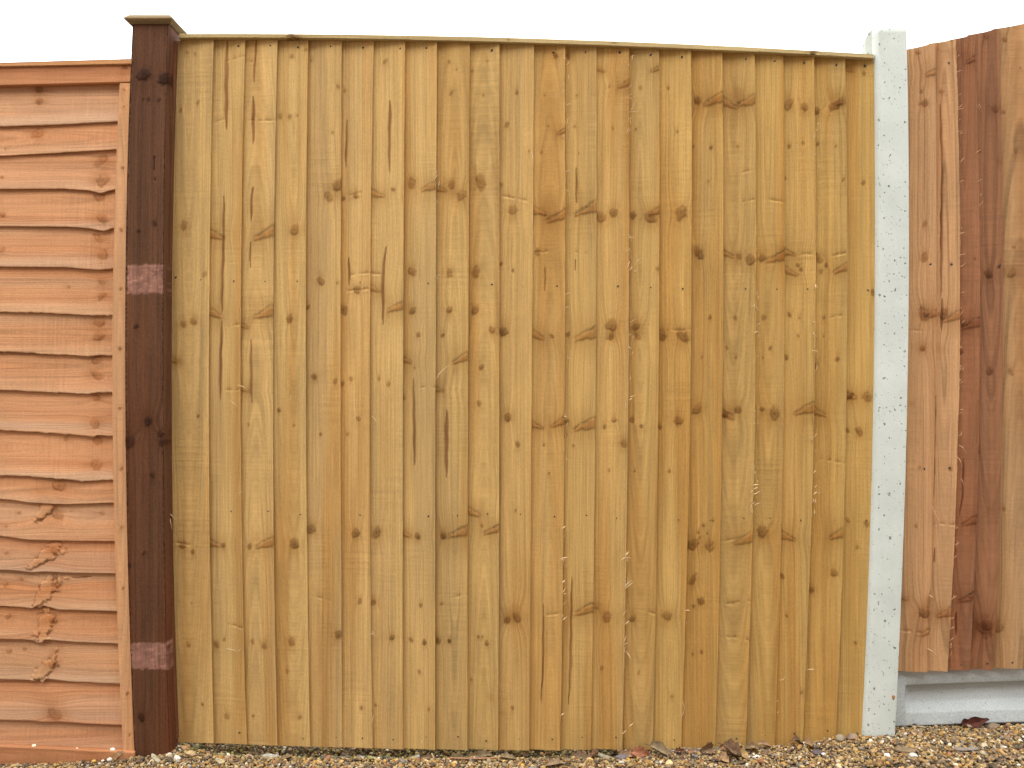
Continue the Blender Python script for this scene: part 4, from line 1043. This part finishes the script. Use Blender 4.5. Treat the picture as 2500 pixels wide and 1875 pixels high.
def stone_shape(v, rs, angular):
    d = v.copy()
    out = np.full(len(v), 1.0)
    n = rs.integers(7, 13)
    for i in range(n):
        p = rs.normal(size=3); p /= np.linalg.norm(p)
        h = rs.uniform(0.55, 0.95)
        q = d @ p
        out = np.minimum(out, np.where(q > 1e-3, h / np.maximum(q, 1e-3), 9))
    s = angular * out + (1 - angular) * 1.0
    return d * s[:, None]

def build_gravel():
    rs = np.random.default_rng(21)
    v2, f2 = ico(2); v1, f1 = ico(1)
    sh2 = [stone_shape(v2, rs, rs.uniform(0.25, 1.0)) for _ in range(40)]
    sh1 = [stone_shape(v1, rs, 0.4) for _ in range(12)]
    mb = MB()
    def scatter(n, xr, yr, shapes, faces, med, lift):
        x = rs.uniform(*xr, n); y = rs.uniform(*yr, n)
        r = np.clip(med * np.exp(rs.normal(0, 0.34, n)), 0.0016, 0.0105)
        nv = len(shapes[0])
        S = np.array(shapes)[rs.integers(0, len(shapes), n)]
        sc = np.stack([rs.uniform(0.8, 1.45, n), rs.uniform(0.7, 1.1, n), rs.uniform(0.45, 0.85, n)], 1)
        S = S * sc[:, None, :]
        tl = rs.normal(0, 0.45, (n, 2)); az = rs.uniform(0, 6.28, n)
        ca, sa = np.cos(az), np.sin(az)
        X = S[..., 0]; Y = S[..., 1]; Zs = S[..., 2]
        ct, st_ = np.cos(tl[:, :1]), np.sin(tl[:, :1])
        Y, Zs = Y * ct - Zs * st_, Y * st_ + Zs * ct
        ct, st_ = np.cos(tl[:, 1:]), np.sin(tl[:, 1:])
        X, Zs = X * ct + Zs * st_, -X * st_ + Zs * ct
        X, Y = X * ca[:, None] - Y * sa[:, None], X * sa[:, None] + Y * ca[:, None]
        z = gz(x, y) + r * rs.uniform(-0.1, 0.45, n) + lift
        V = np.stack([X * r[:, None] + x[:, None], Y * r[:, None] + y[:, None], Zs * r[:, None] + z[:, None]], -1)
        c = STONE_COL[rs.choice(len(STONE_COL), n, p=STONE_W)] * np.exp(rs.normal(0, 0.18, n))[:, None] * 0.92
        ms = (rs.random(n) < 0.55) & (y > -0.045) & (np.abs(x + 0.3) < 0.62)      # mossy stones in the damp gap
        c = np.where(ms[:, None], c * np.array([0.50, 0.62, 0.36]), c)
        # keep clear of the timber and concrete
        px = 1250 + x * FPX / (D0 - 0.03)
        bad = ((px > 312) & (px < 420) & (y > -0.062) & (y < 0.045)) | ((px <= 312) & (y > -0.066)) | ((px > 2108) & (px < 2190) & (y > -0.036)) | ((px >= 2190) & (y > 0.016)) | ((px > 1640) & (px < 2112) & (y > -0.0175))
        k = ~bad
        n2 = int(k.sum())
        F = (faces[None] + (np.arange(n2) * nv)[:, None, None]).reshape(-1, 3)
        mb.add(V[k].reshape(-1, 3), None, F, tint=np.repeat(np.clip(c[k], 0.01, 0.8), nv, 0))
    scatter(21000, (-1.46, 1.46), (-0.21, 0.06), sh2, f2, 0.0028, 0.0)
    scatter(10000, (-1.46, 1.46), (-0.21, 0.04), sh2, f2, 0.0035, 0.0012)
    scatter(14000, (-1.9, 1.9), (-0.55, -0.20), sh1, f1, 0.0048, 0.0)
    scatter(3000, (-2.3, -1.45), (-0.35, 0.0), sh1, f1, 0.005, 0.0)
    scatter(3000, (1.45, 2.3), (-0.35, 0.02), sh1, f1, 0.005, 0.0)
    tag(mb.build('gravel', M_STONE), 'loose yellow and brown gravel along the foot of the fences', 'gravel', kind='stuff')
build_gravel()

# ------------------------------------------------------------------ single stones, leaves and chips lying along the foot of the fences
def on_ground(px, py):
    Y = -0.08
    for _ in range(12):
        x = float(PX(px, Y)); h = ZC - float(gz(x, Y))
        Y = FPX * h / (py - 937.5) - D0
    Y = min(Y, -0.022 if 430 < px < 2110 else (0.008 if px > 2190 else -0.075))
    return float(PX(px, Y)), Y, float(gz(float(PX(px, Y)), Y))

def big_stone(px, py, wpx, hpx, col, name, label, cat, seed, ang=0.7, flat=0.6, group=None, lift=0.0, at=None):
    rs = np.random.default_rng(seed)
    v, f = ico(4)
    s = stone_shape(v, rs, ang)
    s = s * (1 + 0.06 * (fbm(v[:, 0] * 3 + seed, v[:, 2] * 3 + v[:, 1] * 2, seed, 3) - 0.5))[:, None]
    K = 2.45 / FPX
    x, y, z = at if at else on_ground(px, py)
    s = s / np.abs(s).max(0) * np.array([wpx * 0.5 * K, wpx * 0.42 * K, hpx * 0.5 * K])
    t = rs.normal(0, 0.18)
    s = np.stack([s[:, 0] * math.cos(t) - s[:, 2] * math.sin(t), s[:, 1], s[:, 0] * math.sin(t) + s[:, 2] * math.cos(t)], 1)
    mb = MB()
    pat = 1 + 0.35 * (fbm(s[:, 0] * 160 + seed, s[:, 2] * 220 + s[:, 1] * 90, 33 + seed, 3) - 0.5)
    mb.add(s, None, f, tint=np.array(col)[None] * pat[:, None])
    o = mb.build(name, M_STONE)
    o.location = (x, y, z + hpx * 0.5 * K * 0.55 + lift)
    tag(o, label, cat, group)
    return o

def chip(px, py, L, W, T, col, rot, label, seed, tilt=0.2, name='wood_chip', cat='wood chip', group='wood chips on the gravel', lift=0.002):
    """split piece of wood or bark: a bent tapering slab with a broken outline"""
    rs = np.random.default_rng(seed)
    K = 2.45 / FPX
    L *= K; W *= K; T *= K
    n = 18
    t = np.linspace(-0.5, 0.5, n)
    wv = W * (0.75 + 0.5 * fbm(t * 4 + seed, t * 0 + 1, 3, 2)) * np.clip(1.25 - np.abs(2 * t) ** 4, 0.3, 1)
    m = 6
    top = np.zeros((n, m, 3)); bot = np.zeros((n, m, 3))
    for j in range(m):
        s = j / (m - 1) - 0.5
        e = 0.08 * L * (fbm(np.full(n, s * 5 + seed), t * 0, 7, 2) - 0.5)
        top[:, j] = np.stack([t * L + e * np.sign(t), s * wv, T * (0.5 + 0.6 * (fbm(t * 3 + seed, np.full(n, s * 9), 5, 2) - 0.5)) + 0.10 * L * t * t * rs.uniform(-1, 1)], 1)
        bot[:, j] = top[:, j] - np.array([0, 0, T])
    loop = np.concatenate([top, bot[:, ::-1]], 1)
    V = loop.reshape(-1, 3)
    mb = MB()
    st = 1 + 0.45 * (fbm(V[:, 1] * 700 + seed, V[:, 0] * 30, 9, 2) - 0.5)
    mb.add(V, grid_faces(n, 2 * m, True), None, tint=np.array(col)[None] * st[:, None])
    for row in (0, n - 1):
        ring = loop[row]; cen = ring.mean(0)
        f3 = [[j, (j + 1) % (2 * m), 2 * m] for j in range(2 * m)]
        mb.add(np.concatenate([ring, cen[None]]), None, f3, tint=np.tile(np.array(col) * 0.8, (2 * m + 1, 1)))
    o = mb.build(name, M_CHIP)
    x, y, z = on_ground(px, py)
    o.location = (x, y, z + 0.5 * T + 0.5 * L * abs(math.sin(tilt)) + lift)
    o.rotation_euler = (0.25 * rs.normal(), tilt, rot)
    tag(o, label, cat, group)
    return o

def leaf(px, py, size, col, rot, label, seed, curl=1.0, lean=0.5, lobes=3, wide=0.55, lift=0.004, name='dead_leaf'):
    rs = np.random.default_rng(seed)
    K = 2.45 / FPX
    L = size * K * 1.2
    col = np.array(col) * np.array([1.0, 0.98, 0.74])
    n, m = 26, 11
    u = np.linspace(0, 1, n)
    half = wide * 0.5 * L * np.sin(math.pi * u ** 0.85) ** 0.7 * (0.86 + 0.16 * np.sin(u * lobes * 2 * math.pi + rs.random() * 6) + 0.10 * (fbm(u * 14, u * 0 + seed, 19, 2) - 0.5)) + 0.012 * L
    jj = 1 + 0.05 * rs.normal(size=m)
    V = np.zeros((n, m, 3))
    k1, k2 = rs.uniform(0.6, 1.4) * curl, rs.uniform(0.5, 1.3) * curl
    for j in range(m):
        s = 2 * j / (m - 1) - 1
        y = s * half * jj[j]
        z = 0.30 * k1 * L * (s * s) * (half / (0.3 * L)) + 0.18 * k2 * L * np.sin(u * 3.2 + seed) + 0.10 * L * (fbm(u * 4 + seed, np.full(n, s * 2), seed, 2) - 0.5) * curl
        V[:, j] = np.stack([(u - 0.5) * L, y, z], 1)
    P = V.reshape(-1, 3)
    th = 0.00035
    nv = len(P)
    vein = np.exp(-(np.linspace(-1, 1, m)[None, :] / 0.12) ** 2) + 0 * u[:, None]
    c = np.array(col)[None] * (1 + 0.35 * (fbm(P[:, 0] * 260 + seed, P[:, 1] * 260, 13, 3) - 0.5) + 0.2 * vein.ravel())[:, None]
    mb = MB()
    mb.add(P, grid_faces(n, m), None, tint=np.clip(c, 0.01, 0.9))
    mb.add(P - np.array([0, 0, th]), grid_faces(n, m)[:, ::-1], None, tint=np.clip(c * 0.85, 0.01, 0.9))
    st = np.array([(-0.5 * L + 0.0, 0, P.reshape(n, m, 3)[0, m // 2, 2]), (-0.62 * L, 0.01 * L, P.reshape(n, m, 3)[0, m // 2, 2] + 0.03 * L), (-0.75 * L, 0.03 * L, P.reshape(n, m, 3)[0, m // 2, 2] + 0.05 * L)])
    q = np.concatenate([st + np.array(d) * 0.014 * L for d in ((0, 1, 0), (0, -.5, .8), (0, -.5, -.8))], 0).reshape(3, 3, 3).transpose(1, 0, 2).reshape(-1, 3)
    mb.add(q, grid_faces(3, 3, True), None, tint=np.tile(np.array(col) * 0.7, (9, 1)))
    o = mb.build(name, M_LEAF)
    x, y, z = on_ground(px, py)
    R = Vector((0, 0, 0))
    o.rotation_euler = (lean, 0.15 * rs.normal(), rot)
    bpy.context.view_layer.update()
    zmin = min((o.matrix_world.to_3x3() @ v.co).z for v in o.data.vertices)
    ymax = max((o.matrix_world.to_3x3() @ v.co).y for v in o.data.vertices)
    wall = -0.018 if 430 < px < 2110 else (0.016 if px > 2190 else -0.07)
    o.location = (x, min(y, wall - ymax), z - zmin - 0.0008 + lift * 0.4)
    tag(o, label, 'leaf', 'dead leaves along the foot of the fence')
    return o

G = 'stones among the gravel'
big_stone(450, 1827, 17, 12, (0.40, 0.25, 0.12), 'stone', 'rounded orange tan stone beside the foot of the dark post', 'stone', 1, 0.4, group=G)
big_stone(433, 1856, 17, 17, (0.72, 0.68, 0.58), 'stone', 'chalky white angular stone in front of the dark post corner', 'stone', 2, 0.9, group=G)
big_stone(466, 1846, 24, 17, (0.45, 0.32, 0.16), 'stone', 'tan broken stone just right of the white one by the dark post', 'stone', 3, 0.9, group=G)
big_stone(608, 1831, 20, 16, (0.36, 0.21, 0.13), 'stone', 'pinkish brown stone leaning up under the third board', 'stone', 4, 0.8, group=G)
big_stone(553, 1833, 19, 14, (0.74, 0.68, 0.52), 'stone', 'creamy white stone just below the second board edge', 'stone', 5, 0.6, group=G)
big_stone(1226, 1849, 40, 15, (0.38, 0.25, 0.09), 'stone', 'long flat ochre pebble lying under the middle boards', 'stone', 6, 0.3, group=G)
big_stone(1341, 1846, 16, 10, (0.70, 0.64, 0.46), 'stone', 'pale yellow oval pebble near the middle of the gravel edge', 'stone', 7, 0.3, group=G)
big_stone(1568, 1848, 22, 15, (0.72, 0.69, 0.60), 'stone', 'cracked white stone near the reddish curled leaf', 'stone', 8, 1.0, group=G)
big_stone(1634, 1866, 20, 14, (0.66, 0.54, 0.26), 'stone', 'pale yellow angular stone at the front of the gravel', 'stone', 9, 0.9, group=G)
big_stone(1516, 1853, 34, 14, (0.16, 0.14, 0.14), 'stone', 'dark grey flint left of the cracked white stone', 'stone', 10, 0.7, group=G)
big_stone(1996, 1840, 30, 12, (0.11, 0.085, 0.085), 'stone', 'dark purplish flint below the right end of the golden panel', 'stone', 11, 0.8, group=G)
big_stone(2166, 1850, 16, 15, (0.80, 0.78, 0.72), 'stone', 'bright white pebble in front of the white concrete post', 'stone', 12, 0.6, group=G)
big_stone(2126, 1796, 13, 11, (0.78, 0.74, 0.66), 'stone', 'small white stone against the foot of the white concrete post', 'stone', 13, 0.9, group=G)
big_stone(2231, 1849, 22, 13, (0.52, 0.51, 0.44), 'stone', 'pale grey stone right of the bright white pebble', 'stone', 14, 0.9, group=G)
big_stone(2423, 1779, 36, 17, (0.20, 0.14, 0.085), 'stone', 'big flat brown stone below the concrete gravel board', 'stone', 15, 0.6, group=G)
big_stone(2051, 1807, 26, 18, (0.27, 0.22, 0.14), 'stone', 'greenish brown stone at the last board beside the white post', 'stone', 16, 0.9, group=G)
big_stone(2082, 1806, 26, 20, (0.27, 0.19, 0.13), 'stone', 'brown stone piled against the golden panel by the white post', 'stone', 17, 0.9, group=G)
big_stone(1969, 1803, 20, 8, (0.74, 0.71, 0.64), 'stone', 'thin white sliver of stone sticking up against the golden boards', 'stone', 18, 1.0, group=G)
big_stone(876, 1847, 24, 16, (0.17, 0.16, 0.125), 'stone', 'grey green flat stone in the shade under the boards', 'stone', 19, 0.8, group=G)
YR = -0.052
for px, py, w_, c_, lb, sd in ((83, 1821, 11, (0.74, 0.64, 0.48), 'cream pebble lying on the bottom rail of the orange panel', 31), (275, 1829, 12, (0.74, 0.73, 0.70), 'white pebble on the right end of the orange panel bottom rail', 32), (188, 1827, 6, (0.66, 0.58, 0.46), 'tiny cream pebble on the middle of the orange panel bottom rail', 33),
                               ):
    K = 2.45 / FPX
    zr = float(PZ(np.interp(px, [0, 310], [1822, 1836]), -0.062))
    big_stone(px, py, w_, w_ * 0.85, c_, 'stone', lb, 'stone', sd, 0.5, group=G, at=(float(PX(px, YR)), YR, zr - 0.002))
for px, py, w_, c_, lb, sd in ((229, 1858, 11, (0.50, 0.33, 0.08), 'amber pebble at the foot of the orange panel', 34), (251, 1858, 8, (0.70, 0.60, 0.44), 'small cream pebble between amber and white ones below the orange panel', 35), (268, 1859, 13, (0.74, 0.68, 0.56), 'larger whitish pebble at the foot of the orange panel by the post', 36)):
    big_stone(px, py, w_, w_ * 0.8, c_, 'stone', lb, 'stone', sd, 0.3, group=G, lift=0.004)

chip(660, 1842, 42, 24, 7, (0.30, 0.28, 0.22), 0.10, 'square grey weathered wood chip below the fourth board', 41, 0.08)
chip(380, 1860, 42, 9, 4, (0.38, 0.34, 0.22), -0.75, 'pale split stick leaning at the foot of the dark post', 42, 0.2)
chip(537, 1866, 26, 14, 5, (0.42, 0.35, 0.20), -0.5, 'pale broken wood chip in front of the second board', 43, 0.25)
chip(905, 1857, 16, 12, 6, (0.30, 0.27, 0.11), 0.2, 'small ridged greenish wood chip near the sixth board', 44, 0.2)
chip(1010, 1841, 32, 16, 4, (0.24, 0.23, 0.17), 0.25, 'grey green flake propped in the shade under the boards', 45, -0.25)
chip(820, 1838, 80, 16, 6, (0.10, 0.09, 0.065), 0.05, 'long dark damp bark strip under the boards', 46, 0.02)
chip(915, 1847, 70, 12, 5, (0.11, 0.10, 0.075), 0.02, 'thin dark bark strip lying left of the grey green flake', 47, -0.03)
chip(1480, 1843, 44, 14, 5, (0.26, 0.225, 0.16), -0.45, 'grooved grey brown wood chip right of the lobed mauve leaf', 48, 0.2)
chip(1059, 1850, 34, 4, 3, (0.42, 0.27, 0.15), -1.1, 'thin reddish twig standing by the ninth board', 49, 0.7, name='twig', cat='twig', group='twigs on the gravel', lift=-0.008)
chip(1155, 1859, 112, 3.5, 3, (0.36, 0.19, 0.10), 0.02, 'long thin reddish twig lying across the gravel near the middle', 50, 0.01, name='twig', cat='twig', group='twigs on the gravel', lift=0.005)
chip(1865, 1864, 30, 3.5, 3, (0.46, 0.34, 0.17), -1.0, 'short straw coloured twig in front of the white shell', 51, 0.1, name='twig', cat='twig', group='twigs on the gravel', lift=0.004)
chip(2360, 1835, 60, 12, 5, (0.24, 0.20, 0.16), 0.15, 'grey brown driftwood chip on the gravel at the right', 52, 0.03)
chip(2210, 1838, 46, 16, 6, (0.20, 0.14, 0.08), -0.1, 'brown bark piece on the gravel in front of the gravel board', 53, 0.05)
chip(2240, 1772, 40, 10, 3, (0.30, 0.22, 0.12), -0.2, 'tan bark flake under the left end of the gravel board', 54, 0.08)

leaf(1112, 1838, 30, (0.23, 0.18, 0.12), 0.3, 'small grey brown curled leaf at the left of the leaf row', 61, 1.3, 0.7)
leaf(1152, 1845, 38, (0.30, 0.205, 0.135), 0.6, 'pale tan torn leaf with jagged top near the tenth board', 62, 1.2, 0.9, 4)
leaf(1182, 1838, 36, (0.17, 0.12, 0.08), 0.2, 'dark brown leaf tucked under the eleventh board', 63, 1.2, 0.5)
leaf(1240, 1855, 34, (0.22, 0.16, 0.11), -0.2, 'grey brown leaf just in front of the flat ochre pebble', 64, 0.8, 0.2)
leaf(1376, 1838, 28, (0.20, 0.11, 0.075), 1.3, 'reddish brown leaf standing against the thirteenth board', 65, 1.2, 1.1)
leaf(1420, 1842, 48, (0.27, 0.18, 0.145), 0.15, 'mauve brown lobed leaf spread beside the grooved chip', 66, 0.9, 0.55, 4)
leaf(1447, 1832, 28, (0.32, 0.19, 0.14), -0.1, 'pinkish leaf arched over the mauve lobed one', 67, 1.5, 0.4)
leaf(1355, 1872, 40, (0.24, 0.165, 0.12), 0.1, 'brown leaf half buried at the very front of the gravel', 68, 0.6, 0.2)
leaf(1531, 1840, 56, (0.32, 0.20, 0.145), 0.35, 'long pink tan leaf sloping up to the red brown leaf', 69, 0.9, 0.6, 3, 0.4)
leaf(1565, 1832, 46, (0.28, 0.115, 0.075), 0.1, 'red brown notched leaf under the fifteenth board', 70, 0.9, 0.8, 5)
leaf(1615, 1829, 48, (0.22, 0.165, 0.12), -0.25, 'grey brown leaf with rolled edge right of the red brown one', 71, 1.2, 0.5, 2)
leaf(1660, 1829, 24, (0.22, 0.10, 0.065), 0.2, 'small dark red curled leaf under the sixteenth board', 72, 1.4, 0.6)
leaf(1688, 1829, 22, (0.32, 0.20, 0.15), 0.4, 'small pink tan leaf between dark red and crumpled leaves', 73, 1.0, 0.5)
leaf(1722, 1819, 28, (0.30, 0.205, 0.165), 0.5, 'crumpled mauve leaf leaning on the seventeenth board', 74, 1.8, 1.0, 4, 0.8)
leaf(1780, 1818, 42, (0.24, 0.13, 0.075), 0.2, 'crinkled chestnut leaf leaning on the eighteenth board', 75, 1.6, 1.0, 4)
leaf(1805, 1809, 20, (0.34, 0.145, 0.055), 0.7, 'small bright orange brown leaf at the top of the leaf pile', 76, 1.5, 1.0)
leaf(1797, 1830, 48, (0.27, 0.20, 0.105), 0.35, 'olive tan leaf slanting across the leaf pile', 77, 0.8, 0.6, 2)
leaf(1790, 1849, 44, (0.24, 0.15, 0.115), -0.3, 'mauve brown crumpled leaf in the middle of the leaf pile', 78, 1.3, 0.5, 3, 0.7)
leaf(1818, 1852, 30, (0.35, 0.23, 0.12), 1.1, 'light tan pointed leaf on the right side of the leaf pile', 79, 0.7, 0.8, 1, 0.8)
leaf(1767, 1858, 34, (0.34, 0.22, 0.155), -1.0, 'pinkish tan leaf hanging down the front of the leaf pile', 80, 0.8, 0.6, 3, 0.7)
leaf(1832, 1826, 30, (0.22, 0.15, 0.10), -0.3, 'dull brown leaf right of the leaf pile against the boards', 81, 1.0, 0.6)
leaf(1868, 1825, 34, (0.32, 0.21, 0.155), 0.05, 'flat pinkish leaf lying along the foot of the nineteenth board', 82, 0.7, 0.3, 2, 0.4)
leaf(1948, 1822, 30, (0.19, 0.12, 0.08), 0.25, 'dark brown leaf left of the peach coloured leaf', 83, 1.1, 0.4)
leaf(1978, 1828, 34, (0.38, 0.25, 0.17), 0.35, 'peach coloured leaf above the dark purplish flint', 84, 1.2, 0.6, 3, 0.7)
leaf(2375, 1762, 58, (0.10, 0.032, 0.028), 0.12, 'dark maroon curled leaf against the concrete gravel board', 85, 1.5, 0.9, 2, 0.4)
leaf(290, 1862, 30, (0.34, 0.22, 0.15), 0.1, 'small pinkish crumpled leaf in the corner left of the dark post', 86, 1.2, 0.5)
leaf(700, 1855, 26, (0.20, 0.14, 0.09), 0.4, 'brown leaf scrap right of the square grey wood chip', 87, 1.0, 0.3)
leaf(1045, 1838, 26, (0.27, 0.18, 0.13), 0.2, 'small brown leaf behind the standing twig', 88, 1.0, 0.7)

# white shell with a dark hole
def shell():
    mb = MB()
    n, m = 28, 14
    a_ = np.arange(n) * 2 * math.pi / n; b_ = np.arange(m) * 2 * math.pi / m
    A, B = np.meshgrid(a_, b_, indexing='ij')
    R, r = 0.0046, 0.0021
    V = np.stack([(R + r * np.cos(B)) * np.cos(A), r * 1.5 * np.sin(B), (R + r * np.cos(B)) * np.sin(A) * 0.9], -1)
    V[:, :, 0] += np.clip(V[:, :, 0], 0, 1) * 0.5
    F = grid_faces(n + 1, m, True) % (n * m)
    mb.add(V.reshape(-1, 3), F, None, tint=np.tile((0.78, 0.77, 0.72), (n * m, 1)))
    o = mb.build('shell', M_STONE)
    x, y, z = on_ground(1847, 1856)
    o.location = (x, y, z + 0.0075); o.rotation_euler = (0.25, 0.1, 0.2)
    tag(o, 'tiny white ring shaped shell with dark hole on the gravel', 'shell')
shell()
